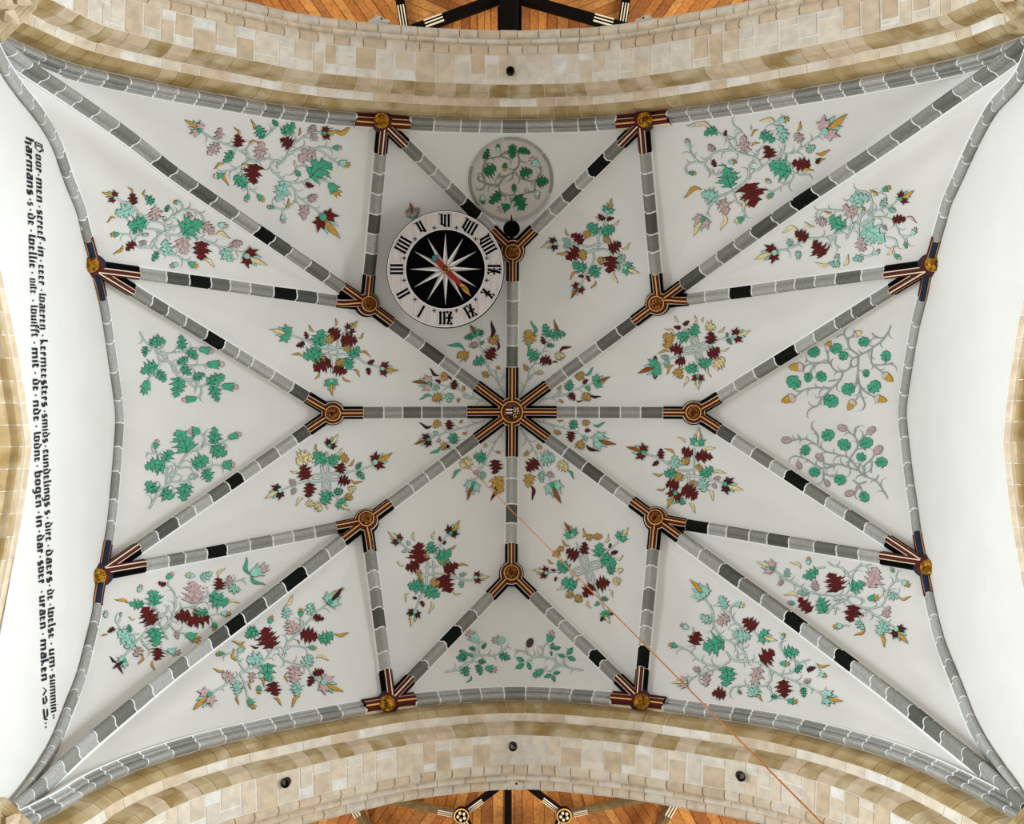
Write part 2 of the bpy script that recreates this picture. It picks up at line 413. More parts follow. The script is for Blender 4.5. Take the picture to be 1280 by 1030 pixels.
BLAB = dict(C='large central roof boss with a painted coat-of-arms shield', N='round ridge boss between the clock and the black ball pendant',
            S='round ridge boss crossed near by the cord, towards cord-side arch', W='round ridge boss towards the inscribed wall', E='round ridge boss towards the plain white wall',
            NW='round diagonal boss beside the clock towards the inscribed wall', NE='round diagonal boss towards plain wall and clock-side arch',
            SW='round diagonal boss towards inscribed wall and cord-side arch', SE='round diagonal boss towards plain wall and cord-side arch',
            T1='gilt boss on the clock-side arch rib, inscribed-wall half', T2='gilt boss on the clock-side arch rib, plain-wall half',
            B1='gilt boss on the cord-side arch rib, inscribed-wall half', B2='gilt boss on the cord-side arch rib beside the cord',
            L1='gilt boss on the inscribed wall rib, clock-side half', L2='gilt boss on the inscribed wall rib, cord-side half',
            R1='gilt boss on the plain wall rib, clock-side half', R2='gilt boss on the plain wall rib, cord-side half')
for bi, (bn, bp) in enumerate(BOSS.items()):
    edge = bn[0] in 'TBLR'
    o, n = V([bp], bulge=False, normal=True); o, n = o[0], n[0]
    if edge:
        inw = {'L': (1, 0, 0), 'R': (-1, 0, 0), 'T': (0, 1, 0), 'B': (0, -1, 0)}[bn[0]]
        n = np.array((0, 0, -1.))+np.array(inw)*0.12; n /= np.linalg.norm(n)
    th = thing('roof_boss', o, BLAB[bn], 'roof boss', 'coloured bosses where the ribs meet')
    for ai, A in enumerate(ARM[bn]):
        cv, sa, sb = A[:3]
        lo, hi = min(sa, sb), max(sa, sb)
        if len(A) > 3:
            if A[4] in 'LR': ml = [M['red'], M['gilt'], M['navy'], M['navy']]
            else: ml = [M['black'], M['giltpale'], M['red'], M['gilt']]
            ap = APROF if A[4] in 'LR' else [(u*(1.05 if u < 0 else 1.05), h*0.95) for u, h in APROF]
            am = [0, 0, 0, 1, 2, 2, 2, 1, 0, 0, 0] if A[4] in 'LR' else [0, 2, 2, 1, 2, 3, 2, 2, 2, 1, 0]
            v, f = cv.sweep(lo, hi, ap, 6.9*U if A[4] in 'LR' else 8.6*U, 0.17, 6)
            fm = am*6+[0, 0]
        else:
            v, f = cv.sweep(lo, hi, APROF, HW*1.02, 0.185+0.003*ai, 6); fm = AMAT*6+[0, 0]
            if edge: ml = [M['black'], M['giltpale'], M['red'], M['giltpale']]
            else: ml = [M['black'], M['giltpale'], M['red'], M['gilt']]
        mk('rib_arm', v, f, ml, th, fm)
    k = U
    mb = MB()
    if bn == 'C':
        lathe(mb, o, n, [(19*k, 0.0, 0), (19*k, 0.14, 1), (18*k, 0.15, 2), (14.5*k, 0.22, 2), (14.5*k, 0.26, 3), (13*k, 0.27, 2), (12.4*k, 0.255, 2)])
        mb.build('collar', [M['black'], M['giltpale'], M['red'], M['gilt']], th)
        x, y, z = np.array((1., 0, 0)), np.array((0, 1., 0)), np.array((0, 0, -1.))
        rb = MB(); relief(rb, o, n, 12*k, 0.25, 0.03, 10, 0.4, 0); rb.build('medallion', [M['bronze']], th)
        sh = [(-8.5,-6.5),(9,-6.5),(9.5,0),(7,6.5),(1,10.5),(-5,7),(-8.5,1)]
        def flat(poly, h, m, nm, par):
            v = [o+x*a*k+y*b*k+z*h for a, b in poly]; v2 = [q-z*0.03 for q in v]; q = len(poly)
            return mk(nm, v+v2, [tuple(range(q))]+[(i, (i+1) % q, (i+1) % q+q, i+q) for i in range(q)], m, par)
        shd = flat(sh, 0.302, M['black'], 'shield', th)
        for poly, m in (([(-8,-6),(0.4,-6),(0.4,-4),(-8,-4)], 'red'), ([(-8,-4),(0.4,-4),(0.4,-2),(-8,-2)], 'white'), ([(-8,-2),(0.4,-2),(0.4,0.2),(-8,0.2)], 'red'),
                        ([(-7.8,0.2),(0.4,0.2),(0.4,2),(-7.5,2)], 'white'), ([(-7.5,2),(0.4,2),(0.4,8.6),(-4.5,6.6)], 'red'), ([(-6.2,3),(-4.8,3),(0.3,7),(0.3,8.4)], 'white'),
                        ([(1.4,-6),(8.4,-6),(8.8,0),(1.4,0)], 'giltpale'), ([(1.4,1),(8.6,1),(6.5,6),(1.4,9)], 'gilt')):
            flat(poly, 0.308, M[m], 'shield_field', shd)
        for (a, b) in ((2.2,-5),(5.5,-5.2),(3.8,-3.2),(7.2,-3),(2.4,-1.2),(5.6,-1),(2.4,2.2),(5.6,2.4),(3.8,4.4),(6.6,4.2),(2.6,6.4)):
            flat([(a-.9,b-.9),(a+.9,b-.9),(a+.9,b+.9),(a-.9,b+.9)], 0.314, M['black'], 'shield_charge', shd)
    elif not edge:
        lathe(mb, o, n, [(16*k, 0.0, 0), (16*k, 0.14, 0), (14.6*k, 0.16, 1), (13.7*k, 0.175, 2), (10*k, 0.23, 2), (10*k, 0.26, 3), (8.8*k, 0.27, 2), (8.4*k, 0.26, 2)])
        mb.build('collar', [M['black'], M['giltpale'], M['red'], M['gilt']], th)
        rb = MB(); relief(rb, o, n, 8.3*k, 0.255, 0.045, 5+bi % 3, bi*0.7, 0, seed=bi); rb.build('medallion', [M['bronze']], th)
    else:
        lathe(mb, o, n, [(14*k, -0.02, 0), (14*k, 0.08, 0), (12.5*k, 0.12, 1), (9*k, 0.23, 1), (9*k, 0.25, 1)])
        mb.build('collar', [M['navy'], M['red']], th)
        rb = MB(); lathe(rb, o, n, [(9*k, 0.23, 0), (9.4*k, 0.27, 0), (8.6*k, 0.30, 0), (7.6*k, 0.29, 0)])
        relief(rb, o, n, 7.8*k, 0.29, 0.07, 4+bi % 3, bi*0.9, 0, seed=bi); rb.build('medallion', [M['gold']], th, smooth=False)
# ------------------------------------------------------------------ side walls with arched openings
def opening(side):
    if side < 0: return dict(y0=35.0, top=0.8146*F, W=290.0, a=0.285, b=0.0009)
    return dict(y0=30.0, top=0.793*F, W=270.0, a=0.18, b=0.0012)
def open_z(o, y):
    d = np.abs(np.asarray(y, float)-o['y0']); return o['top']-o['a']*d-o['b']*d*d
def wall_x(side, k, y):   # x of the wall plane at plan position y (units)
    p, d = WP[k]; return side*float(span(k, np.interp(y, (p[:, 1]-515)*d, p[:, 1])))
for side, k, nm in ((-1, 'L', 'wall_left'), (1, 'R', 'wall_right')):
    X = side*(AL if side < 0 else AR)
    XW = lambda y: wall_x(side, k, y)
    p, d = WP[k]; Y = (p[:, 1]-515)*d; Z = F*d
    o = opening(side)
    ys = np.unique(np.concatenate([np.linspace(-372, 368, 75), [o['y0']-o['W'], o['y0']+o['W'], o['y0']]]))
    def topz(y):
        z = np.interp(y, Y, Z)
        if y < Y[0]: z = Z[0]-(Y[0]-y)*3.3
        if y > Y[-1]: z = Z[-1]-(y-Y[-1])*3.3
        return z+2
    mb = MB(); n = len(ys); zb = -CAMZ/U
    v = []; f = []
    for y in ys:
        inside = abs(y-o['y0']) <= o['W']+1e-6
        lo = float(open_z(o, y)) if inside else zb
        if abs(abs(y-o['y0'])-o['W']) < 1e-6: lo = float(open_z(o, y))
        for z in (topz(y), lo): v.append((XW(y)*U, y*U, CAMZ+z*U))
    for i in range(n-1): f.append((2*i, 2*i+1, 2*i+3, 2*i+2))
    mb.add(v, f)
    # jamb strips beside the opening, down to the floor line
    for ya, yb in ((-372, o['y0']-o['W']), (o['y0']+o['W'], 368)):
        zz = float(open_z(o, o['y0']+o['W']))
        mb.add([(X*U, ya*U, CAMZ+zb*U), (X*U, yb*U, CAMZ+zb*U), (X*U, yb*U, CAMZ+zz*U), (X*U, ya*U, CAMZ+zz*U)], [(0, 1, 2, 3)])
    w = mb.build(nm, [M['plaster']]); w['kind'] = 'structure'
    # the moulded stone arch of the opening
    t = thing('opening_arch', (X*U, o['y0']*U, CAMZ+o['top']*U),
              'tan stone arch of the opening in the inscribed wall' if side < 0 else 'pale tan stone arch of the opening in the plain white wall', 'stone arch')
    rows = [  # (x outward start, end, drop start, drop end, materials)
        (-2.5, 0.8, 1.5, -2.0), (0.8, 1.2, -2.0, -5.0), (1.2, 4.0, -5.0, -6.0), (4.0, 5.0, -6.0, -11.0), (5.0, 13.0, -11.0, -12.0), (13.0, 14.0, -12.0, -16.0), (14.0, 60.0, -16.0, -18.0), (60.0, 120.0, -18.0, -20.0)]
    for ri, (xa, xb, za, zb2) in enumerate(rows):
        ny = 26
        edges = np.linspace(o['y0']-o['W']+4, o['y0']+o['W']-4, ny+1)
        for i in range(ny):
            a, b = edges[i]+0.35, edges[i+1]-0.35
            vv = []
            for yy in (a, (a+b)/2, b):
                z = float(open_z(o, yy))
                for (xx, dz) in ((xa, za), (xb, zb2)):
                    vv.append(((X+side*xx)*U, yy*U, CAMZ+(z+dz)*U))
            for q in list(vv): vv.append((q[0]+side*0.02, q[1], q[2]+0.05))
            ff = [(0, 1, 3, 2), (2, 3, 5, 4), (0, 2, 8, 6), (2, 4, 10, 8), (1, 7, 9, 3), (3, 9, 11, 5), (0, 6, 7, 1), (4, 5, 11, 10)]
            mm = M['stone'][random.choice((1, 2, 4))] if ri < 3 else random.choice(M['tan'])
            mk('arch_stone', vv, ff, mm, t)
        vv = []; ff = []
        for i, yy in enumerate(np.linspace(edges[0]-4, edges[-1]+4, 51)):
            z = float(open_z(o, yy))
            vv += [((X+side*xa)*U, yy*U, CAMZ+(z+za)*U+0.012), ((X+side*xb)*U, yy*U, CAMZ+(z+zb2)*U+0.012)]
            if i: ff.append((2*i-2, 2*i-1, 2*i+1, 2*i))
        mk('mortar', vv, ff, M['mortar'], t)

# ------------------------------------------------------------------ the two big stone arches
M['iron'] = mat('hole_shade_pipe', (52,48,44), 0.8, spec=0.1)  # dark pipe tone also carries the shade inside the vent holes
def arch(sign, k, half, label):
    p, d = WP[k]
    X = (p[:, 0]-640)*d; Z = F*d
    q = np.stack([X, Z], 1)
    l0, r0 = q[0], q[-1]
    q = np.vstack([[[l0[0]-4, 840], [l0[0]-3, 960], [l0[0]-2, (960+l0[1])/2]], q, [[r0[0]+2, (960+r0[1])/2], [r0[0]+3, 960], [r0[0]+4, 840]]])
    q = cat_rom(q, 4)
    for _ in range(10): q[1:-1] = (q[:-2]+2*q[1:-1]+q[2:])/4
    L = np.concatenate([[0], np.cumsum(np.linalg.norm(np.diff(q, axis=0), axis=1))])
    tg = np.gradient(q, axis=0); tg /= np.linalg.norm(tg, axis=1)[:, None]
    nn = np.stack([tg[:, 1], -tg[:, 0]], 1)
    nn[nn[:, 1] > 0.3] *= -1
    ext = (span('B', p[:, 0])-BB) if k == 'B' else np.zeros(len(p))
    def pos(s, yo, dn):
        x = np.interp(s, L, q[:, 0])+np.interp(s, L, nn[:, 0])*dn
        z = np.interp(s, L, q[:, 1])+np.interp(s, L, nn[:, 1])*dn
        return np.array((x*U, sign*(yo+np.interp(np.interp(s, L, q[:, 0]), X, ext))*U, CAMZ+z*U))
    t = thing('stone_arch', pos(L[-1]/2, half+40, 45), label, 'stone arch', 'wide ashlar arches on either side of the vault')
    def block(name, s0, s1, prof, m, gap=1.0, proud=0.0, thick=3.0):
        s0 += gap; s1 -= gap; ns = max(2, int((s1-s0)/10))
        pr = [np.array(x, float) for x in prof]
        pr[0] = pr[0]+(pr[1]-pr[0])/np.linalg.norm(pr[1]-pr[0])*gap*0.8
        pr[-1] = pr[-1]+(pr[-2]-pr[-1])/np.linalg.norm(pr[-2]-pr[-1])*gap*0.8
        d = pr[-1]-pr[0]; nrm = np.array((-d[1], d[0]))/np.linalg.norm(d)   # towards the opening
        if nrm[1] < 0: nrm = -nrm
        v = []; mlen = len(pr); f = []
        for i in range(ns+1):
            s = s0+(s1-s0)*i/ns
            for x in pr: y = x+nrm*proud; v.append(pos(s, y[0], y[1]))
        base = len(v)
        for i in range(ns+1):
            s = s0+(s1-s0)*i/ns
            for x in (pr[0], pr[-1]): y = x-nrm*thick; v.append(pos(s, y[0], y[1]))
        for i in range(ns):
            for j in range(mlen-1): a = i*mlen+j; f.append((a, a+1, a+mlen+1, a+mlen))
            f.append((i*mlen, (i+1)*mlen, base+2*i+2, base+2*i)); f.append((i*mlen+mlen-1, base+2*i+1, base+2*i+3, (i+1)*mlen+mlen-1))
        f.append(tuple(range(mlen))+(base+1, base)); e = ns*mlen
        f.append(tuple(range(e+mlen-1, e-1, -1))+(base+2*ns, base+2*ns+1))
        mk(name, v, f, m, t)
    k0 = half/358.0
    pr = lambda *a: [((y-358)+half, dn) for y, dn in a]
    A0, A1, B1, C1, D1 = (365.5, 6), (373.9, 32), (383.8, 35), (393, 62), (428, 64)
    E1 = (442, 58); F1 = (450, 55); G1 = (463, 44)
    s_all = L[-1]
    def course(name, prof, step, mats, gap=1.0, jit=0.25, proud=0.5):
        s = 6.0
        while s < s_all-8:
            w = step*random.uniform(1-jit, 1+jit)
            block(name, s, min(s+w, s_all), prof, random.choice(mats), gap, random.uniform(-0.3, proud)); s += w
    st, tn = M['stone'], M['tan']
    course('voussoir', pr(A0, (367.5, 22), A1), 22, [tn[0], tn[1], tn[2], tn[4], tn[1]], 0.5)
    course('voussoir', pr(A1, B1), 30, [st[0], st[1], st[3], st[6], st[2]], 0.8)
    course('voussoir', pr(B1, (386.5, 52), C1), 24, [tn[0], tn[3], tn[1], st[4], st[7]], 0.5)
    # soffit of alternating tall and short ashlars
    s = 6.0; i = 0
    while s < s_all-8:
        w = 23*random.uniform(0.72, 1.3)
        c0, c1 = np.array(C1), np.array(D1)
        r = random.random(); cut = random.uniform(0.24, 0.36) if i % 2 else random.uniform(0.64, 0.76)
        if r < 0.13: parts = [(0, 1)]
        elif r < 0.25: parts = [(0, cut*0.5), (cut*0.5, cut), (cut, 1)]
        else: parts = [(0, cut), (cut, 1)]
        for a, b in parts:
            short = (b-a) < 0.45
            m = random.choice([st[6], st[3], st[5], st[0]] if short else [st[0], st[1], st[2], st[1], st[4], st[5], st[7]])
            P0, P1 = c0+(c1-c0)*a, c0+(c1-c0)*b
            block('soffit_stone', s, min(s+w, s_all), pr(tuple(P0), tuple(P1)), m, random.uniform(0.9, 1.5), random.uniform(-0.1, 0.8))
        s += w; i += 1
    course('moulding_stone', pr(D1, (432, 67), (437, 65), E1), 24, [st[1], st[2], st[4], st[0]], 0.8)
    course('moulding_stone', pr(E1, (444, 61), (447, 60), F1), 34, [st[0], st[3], st[1]], 0.5, 0.1)
    course('moulding_stone', pr(F1, (453, 58), (458, 57), (462, 51), G1), 26, [st[1], st[0], st[5]], 0.6, 0.15)
    # mortar bed behind the stones and the arch body above
    full = pr(A0, (367.5, 22), A1, B1, (386.5, 52), C1, D1, E1, F1, G1, (460, -60), (367, -60))
    v = []; f = []; ns = 160; m = len(full)
    for i in range(ns+1):
        for (y, dn) in full: v.append(pos(s_all*i/ns, y+(0.5 if dn < 63 and dn > -20 else 0), dn-0.5 if dn > -20 else dn))
    for i in range(ns):
        for j in range(m-1): a = i*m+j; f.append((a, a+1, a+m+1, a+m))
    mk('mortar_bed', v, f, M['mortar'], t)
    # small dark vent holes in the soffit
    holes = [(638, 90)] if sign < 0 else [(641, 932), (358, 977), (925, 969)]
    for hx, hy in holes:
        Dd = 0.957
        for _ in range(6):
            x = (hx-640)*Dd*1.0
            # soffit depth at this x
            ss = np.array([pos(s, half+52, 63) for s in np.linspace(0, s_all, 300)])
            Dd = (np.interp(x*U, ss[:, 0], ss[:, 2])-CAMZ)/(F*U)
        c = P(hx, hy, Dd); mb = MB()
        lathe(mb, c+np.array((0, 0, 0.03)), np.array((0, 0, -1.)), [(4.9*U, 0.0, 0), (4.9*U, 0.14, 0), (4.3*U, 0.145, 0), (4.1*U, 0.036, 0), (1*U, 0.036, 0)], 16)
        mb.build('vent_hole', [M['iron']], t)
    return pos, L
posT, LT = arch(-1, 'T', BT, 'broad sandstone arch with stepped mouldings beside the clock')
posB, LB = arch(1, 'B', BB, 'broad sandstone arch with stepped mouldings which the cord crosses')

# carved animal heads on the far moulding
def carved_head(px, py, D, flip, label):
    t = thing('carved_head', P(px, py, D), label, 'carving', 'white carved heads above the timber side')
    k = D*U; o = P(px, py, D)
    def blob(c, r, nm, m, sq=(1, 1, 1), par=None, bump=0):
        mb = MB(); v = []; f = []; ns, nr = 14, 9
        for i in range(nr+1):
            a = math.pi*i/nr
            for j in range(ns):
                b = 2*math.pi*j/ns; w = 1+bump*math.sin(3*b)*math.sin(2*a)
                v.append(o+np.array((flip*(c[0]+r*sq[0]*w*math.sin(a)*math.cos(b))*k, (c[1]+r*sq[1]*w*math.sin(a)*math.sin(b))*k, (c[2]-r*sq[2]*math.cos(a))*k)))
        for i in range(nr):
            for j in range(ns): f.append((i*ns+j, i*ns+(j+1) % ns, (i+1)*ns+(j+1) % ns, (i+1)*ns+j))
        mb.add(v, f); return mb.build(nm, [m], par or t, True)
    w = M['white_stone']
    sk = blob((0, 0, 0), 7.5, 'skull', w, (1.15, 0.75, 0.8), bump=0.12)
    blob((9, 1.2, -1), 4.6, 'muzzle', w, (1.2, 0.62, 0.8))
    blob((-8, 1.8, 0), 5, 'mane', w, (1.1, 0.6, 0.9), bump=0.2)
    blob((-1, 8 if py < 500 else -8, 4), 7.5, 'corbel', w, (0.9, 1.3, 0.9))
    blob((4.5, -1.0, -5.2), 1.6, 'eye', M['black'], (0.7, 1, 0.6), sk)
    blob((-2, -4.8, -1), 2.4, 'ear', w, (0.7, 1.2, 0.7), sk)
M['white_stone'] = mat('white_carved_stone', (232,224,210), 0.9, var=0.1, scale=20, bump=0.4)
carved_head(473, 26, 0.963, 1, 'white carved animal head on the moulding, on the inscribed-wall half')
carved_head(808, 25, 0.963, -1, 'white carved animal head on the moulding, on the plain-wall half')
carved_head(641, 979, 0.963, 1, 'small worn carved scroll on the moulding of the cord-side arch')

# ------------------------------------------------------------------ timber vaults beyond the arches
def clip(poly, nx, ny, c):
    out = []
    for i in range(len(poly)):
        a, b = poly[i], poly[(i+1) % len(poly)]
        da, db = a[0]*nx+a[1]*ny-c, b[0]*nx+b[1]*ny-c
        if da <= 0: out.append(a)
        if (da < 0 < db) or (db < 0 < da):
            t = da/(da-db); out.append((a[0]+(b[0]-a[0])*t, a[1]+(b[1]-a[1])*t))
    return out
def panel(t, poly, D, dr, width, mats):
    L = math.hypot(*dr); dx, dy = dr[0]/L, dr[1]/L; nx, ny = -dy, dx
    pr = [a*nx+b*ny for a, b in poly]; c = min(pr)
    while c < max(pr):
        w = width*random.uniform(0.8, 1.2)
        q = clip(clip(poly, nx, ny, c+w-0.5), -nx, -ny, -c)
        c += w
        if len(q) < 3: continue
        n = len(q); dd = random.uniform(-0.0008, 0.0008)
        v = [P(a, b, D+dd) for a, b in q]; v += [x+np.array((0, 0, 0.04)) for x in v]
        mk('plank', v, [tuple(range(n))]+[(i, (i+1) % n, (i+1) % n+n, i+n) for i in range(n)], random.choice(mats), t)
def beam(t, a, b, D, w, m, h=0.22, stripes=None, Db=None, name='beam'):
    A, B = P(a[0], a[1], D), P(b[0], b[1], Db or D); d = B-A; d /= np.linalg.norm(d)
    z = np.array((0, 0, -1.)); z = z-d*(z@d); z /= np.linalg.norm(z); s = np.cross(d, z); hw = w*U*0.5*D
    prof = [(-1, -1), (-1, 0.3), (-0.55, 1), (0.55, 1), (1, 0.3), (1, -1)]
    v = [q+s*u*hw+z*hh*h*0.5 for q in (A, B) for u, hh in prof]; n = 6
    bo = mk(name, v, [(i, (i+1) % n, (i+1) % n+n, i+n) for i in range(n)]+[tuple(range(n)), tuple(range(2*n-1, n-1, -1))], m, t)
    if stripes:
        f0, f1 = stripes
        for u in (-0.62, 0, 0.62):
            q0, q1 = A+(B-A)*f0, A+(B-A)*f1; e = hw*0.13
            v = [q+s*(u*hw+sg*e)+z*(h*0.5+dz) for q in (q0, q1) for sg, dz in ((-1, -0.03), (-1, 0.012), (1, 0.012), (1, -0.03))]
            mk('gilt_stripe', v, [(0, 1, 5, 4), (1, 2, 6, 5), (2, 3, 7, 6), (0, 3, 2, 1), (4, 5, 6, 7)], M['giltpale'], bo)
    return bo
WD = M['wood']+[M['wood'][1], M['woodd'][2], M['woodd'][0]]
def backing(t, y0, y1):  # dark sheet added to keep the bright background out of plank gaps
    v = [P(x, y, 1.19) for x, y in ((40, y0), (1240, y0), (1240, y1), (40, y1))]; v += [q+np.array((0, 0, 0.2)) for q in v]
    mk('gap_backing', v, [(0, 1, 2, 3), (4, 7, 6, 5), (0, 4, 5, 1), (1, 5, 6, 2), (2, 6, 7, 3), (3, 7, 4, 0)], M['beam'], t)
tt = thing('timber_vault', P(640, -10, 1.15), 'orange plank timber ceiling with black beams beyond the clock-side arch', 'wooden ceiling', 'timber ceilings beyond the stone arches')
backing(tt, -180, 110)
panel(tt, [(60,-170),(455,-170),(512,60),(60,60)], 1.15, (16, 23), 11, WD)
panel(tt, [(1220,-170),(828,-170),(772,60),(1220,60)], 1.15, (-17, 23), 12, WD)
panel(tt, [(500,-20),(640,-20),(640,2),(540,32),(540,60),(509,60)], 1.16, (60, 26), 11, WD)
panel(tt, [(780,-20),(640,-20),(640,0),(745,27),(745,60),(775,60)], 1.16, (-60, 24), 11, WD)
panel(tt, [(548,30),(622,2),(622,70),(548,70)], 1.165, (0, 1), 10, WD)
panel(tt, [(652,2),(748,30),(748,70),(652,70)], 1.165, (0, 1), 12, WD)
beam(tt, (490, -60), (510, 62), 1.13, 11, M['beam'], stripes=(0.56, 0.90))
beam(tt, (792, -60), (773, 62), 1.13, 11, M['beam'], stripes=(0.54, 0.90))
beam(tt, (650, -12), (490, 47), 1.125, 13, M['beam'], stripes=(0.60, 0.74))
beam(tt, (630, -8), (800, 40), 1.125, 13, M['beam'], stripes=(0.66, 0.80))
beam(tt, (636, -60), (637, 70), 1.12, 24, M['beam'], 0.3)
tb = thing('timber_vault', P(640, 1020, 1.15), 'brown plank timber ceiling with gilt-striped beams beyond the cord-side arch', 'wooden ceiling', 'timber ceilings beyond the stone arches')
backing(tb, 930, 1180)
panel(tb, [(60,1170),(60,960),(450,960),(488,1170)], 1.15, (-9, 22), 13, WD)
panel(tb, [(1220,1170),(1220,960),(838,960),(806,1170)], 1.15, (9, 18), 14, WD)
panel(tb, [(440,995),(576,1018),(590,1120),(470,1120),(458,1020)], 1.155, (-16, 22), 12, WD)
panel(tb, [(840,995),(706,1018),(694,1120),(815,1120),(826,1020)], 1.155, (14, 22), 12, WD)
panel(tb, [(470,960),(622,960),(630,975),(576,1016),(450,1000)], 1.175, (-6, 20), 13, WD)
panel(tb, [(815,960),(655,960),(650,975),(706,1016),(840,1000)], 1.175, (5, 20), 13, WD)
panel(tb, [(630,968),(640,960),(640,1120),(590,1120),(577,1018)], 1.16, (0, 1), 13, WD)
panel(tb, [(640,960),(655,968),(706,1018),(694,1120),(640,1120)], 1.16, (0, 1), 13, WD)
beam(tb, (635, 940), (635, 1120), 1.13, 9, M['beam'], 0.25)
beam(tb, (430, 990), (570, 1017), 1.13, 7, M['beamtan'], 0.25, stripes=(0.84, 0.97))
beam(tb, (577, 1018), (640, 972), 1.13, 7, M['beam'], 0.25, stripes=(0.14, 0.42))
beam(tb, (706, 1018), (640, 968), 1.13, 7, M['beam'], 0.25, stripes=(0.14, 0.42))
beam(tb, (850, 990), (712, 1017), 1.13, 7, M['beamtan'], 0.25, stripes=(0.84, 0.97))
beam(tb, (424, 980), (475, 1060), 1.135, 11, M['beamtan'], 0.25, stripes=(0.20, 0.48))
beam(tb, (856, 980), (810, 1060), 1.135, 11, M['beamtan'], 0.25, stripes=(0.20, 0.48))
beam(tb, (577, 1018), (600, 1070), 1.13, 11, M['beam'], 0.25, stripes=(0.1, 0.8))
beam(tb, (705, 1018), (685, 1070), 1.13, 11, M['beam'], 0.25, stripes=(0.1, 0.8))
for bx, by in ((577, 1019), (705, 1019)):
    o = P(bx, by, 1.115); k = 1.115*U; mb = MB(); n = np.array((0, 0, -1.))
    lathe(mb, o, n, [(9.5*k, -0.1, 0), (9.5*k, 0.06, 1), (8*k, 0.07, 0), (7.5*k, 0.05, 0)], 24)
    bo = mb.build('timber_boss', [M['beam'], M['gilt']], tb)
    for j in range(5):
        a = 2*math.pi*j/5+0.5; mb = MB()
        lathe(mb, o+np.array((math.cos(a)*4.4*k, math.sin(a)*4.4*k, 0)), n, [(1.9*k, 0.04, 0), (1.7*k, 0.10, 0), (0.8*k, 0.12, 0)], 10)
        mb.build('petal', [M['giltpale']], bo)

# ------------------------------------------------------------------ corner pier capitals
def capital(cx, cy, D, R, label):
    o = P(cx, cy, D); k = D*U
    t = thing('pier_capital', (o[0], o[1], 0), label, 'capital', 'moulded capitals in the corners')
    def ring(name, rr, m, seg=8, ph=math.pi/8):
        v = []; f = []
        for r, h in rr:
            for i in range(seg):
                a = 2*math.pi*i/seg+ph; v.append(o+np.array((r*k*math.cos(a), r*k*math.sin(a), -h*k)))
        for q in range(len(rr)-1):
            for i in range(seg): j = (i+1) % seg; f.append((q*seg+i, q*seg+j, (q+1)*seg+j, (q+1)*seg+i))
        return mk(name, v, f, m, t)
    ring('abacus', [(R*0.9, -12), (R*1.0, -10), (R, -5), (R*0.97, -3), (R*0.97, -1), (R*0.92, 1), (R*0.92, 3), (R*0.87, 5), (R*0.87, 6)], M['tan'][3])
    ring('bell', [(R*0.86, 5), (R*0.76, 22), (R*0.62, 45), (R*0.52, 75)], M['tan'][3])
    ring('shaft', [(R*0.58, 75), (R*0.58, 82), (R*0.5, 86), (R*0.5, (o[2]/k))], M['stone'][4])
    for row in range(2):
        for i in range(16):
            a = 2*math.pi*(i+0.5*row)/16; r = R*(0.82-0.13*row); h = 14+row*20
            c = o+np.array((r*k*math.cos(a), r*k*math.sin(a), -h*k)); d = np.array((math.cos(a), math.sin(a), 0)); s = np.array((-math.sin(a), math.cos(a), 0))
            w = R*0.12*k; up = np.array((0, 0, 1.))
            v = [c-up*10*k, c-s*w+d*0.02, c-s*w*0.6+up*6*k+d*w, c+up*11*k+d*w*1.5, c+s*w*0.6+up*6*k+d*w, c+s*w+d*0.02, c+d*w*0.9]
            mk('carved_leaf', v, [(0, 1, 6), (1, 2, 6), (2, 3, 6), (3, 4, 6), (4, 5, 6), (5, 0, 6)], random.choice([M['stone'][4], M['tan'][3]]), t)
capital(-28, -22, 0.72, 76, 'octagonal carved capital at corner of inscribed wall and clock-side arch')
capital(1316, -26, 0.72, 74, 'octagonal carved capital at corner of plain wall and clock-side arch')
capital(-25, 1068, 0.72, 74, 'octagonal carved capital at corner of inscribed wall and cord-side arch')
capital(1331, 1062, 0.72, 74, 'octagonal carved capital at corner of plain wall and cord-side arch')

# ------------------------------------------------------------------ clock
def plane_obj(o, k):
    def f(poly, h, m, nm, par, thick=0.0, label=None):
        v = [o+np.array((a*k, b*k, -h)) for a, b in poly]; n = len(poly)
        tri = geometry.tessellate_polygon([[Vector((a, b, 0)) for a, b in poly]])
        fs = [tuple(x) for x in tri]
        if thick:
            v += [q+np.array((0, 0, thick)) for q in v[:n]]
            fs += [(i, (i+1) % n, (i+1) % n+n, i+n) for i in range(n)]
        return mk(nm, v, fs, m, par, label=label)
    return f
def circ(r, n=64): return [(r*math.cos(2*math.pi*i/n), r*math.sin(2*math.pi*i/n)) for i in range(n)]
CK = 1.0; co = P(557, 337, CK); ck = CK*U
clock = thing('wall_clock', co, 'large round clock dial with black star centre and Roman numerals', 'clock')
M['dial'] = mat('dial_wood', (208,198,190), 0.7, var=0.06, scale=5, streak=(6, 0.6, 1))
M['sred'] = mat('hand_red', (146,36,18), 0.6, var=0.1, scale=20); M['teal'] = mat('hand_teal', (70,120,124), 0.5)
M['clockblack'] = mat('clock_black', (3,3,4), 0.7, spec=0.03)
M['raygrey'] = mat('ray_grey', (176,166,158), 0.7)
mb = MB(); lathe(mb, co, np.array((0, 0, -1.)), [(73.4*ck, -0.05, 0), (73.4*ck, 0.05, 0), (72.5*ck, 0.054, 1), (71.4*ck, 0.053, 0), (70.8*ck, 0.045, 0)], 72)
mb.build('rim', [M['clockblack'], M['white']], clock)
pf = plane_obj(co, ck)
nb = 9
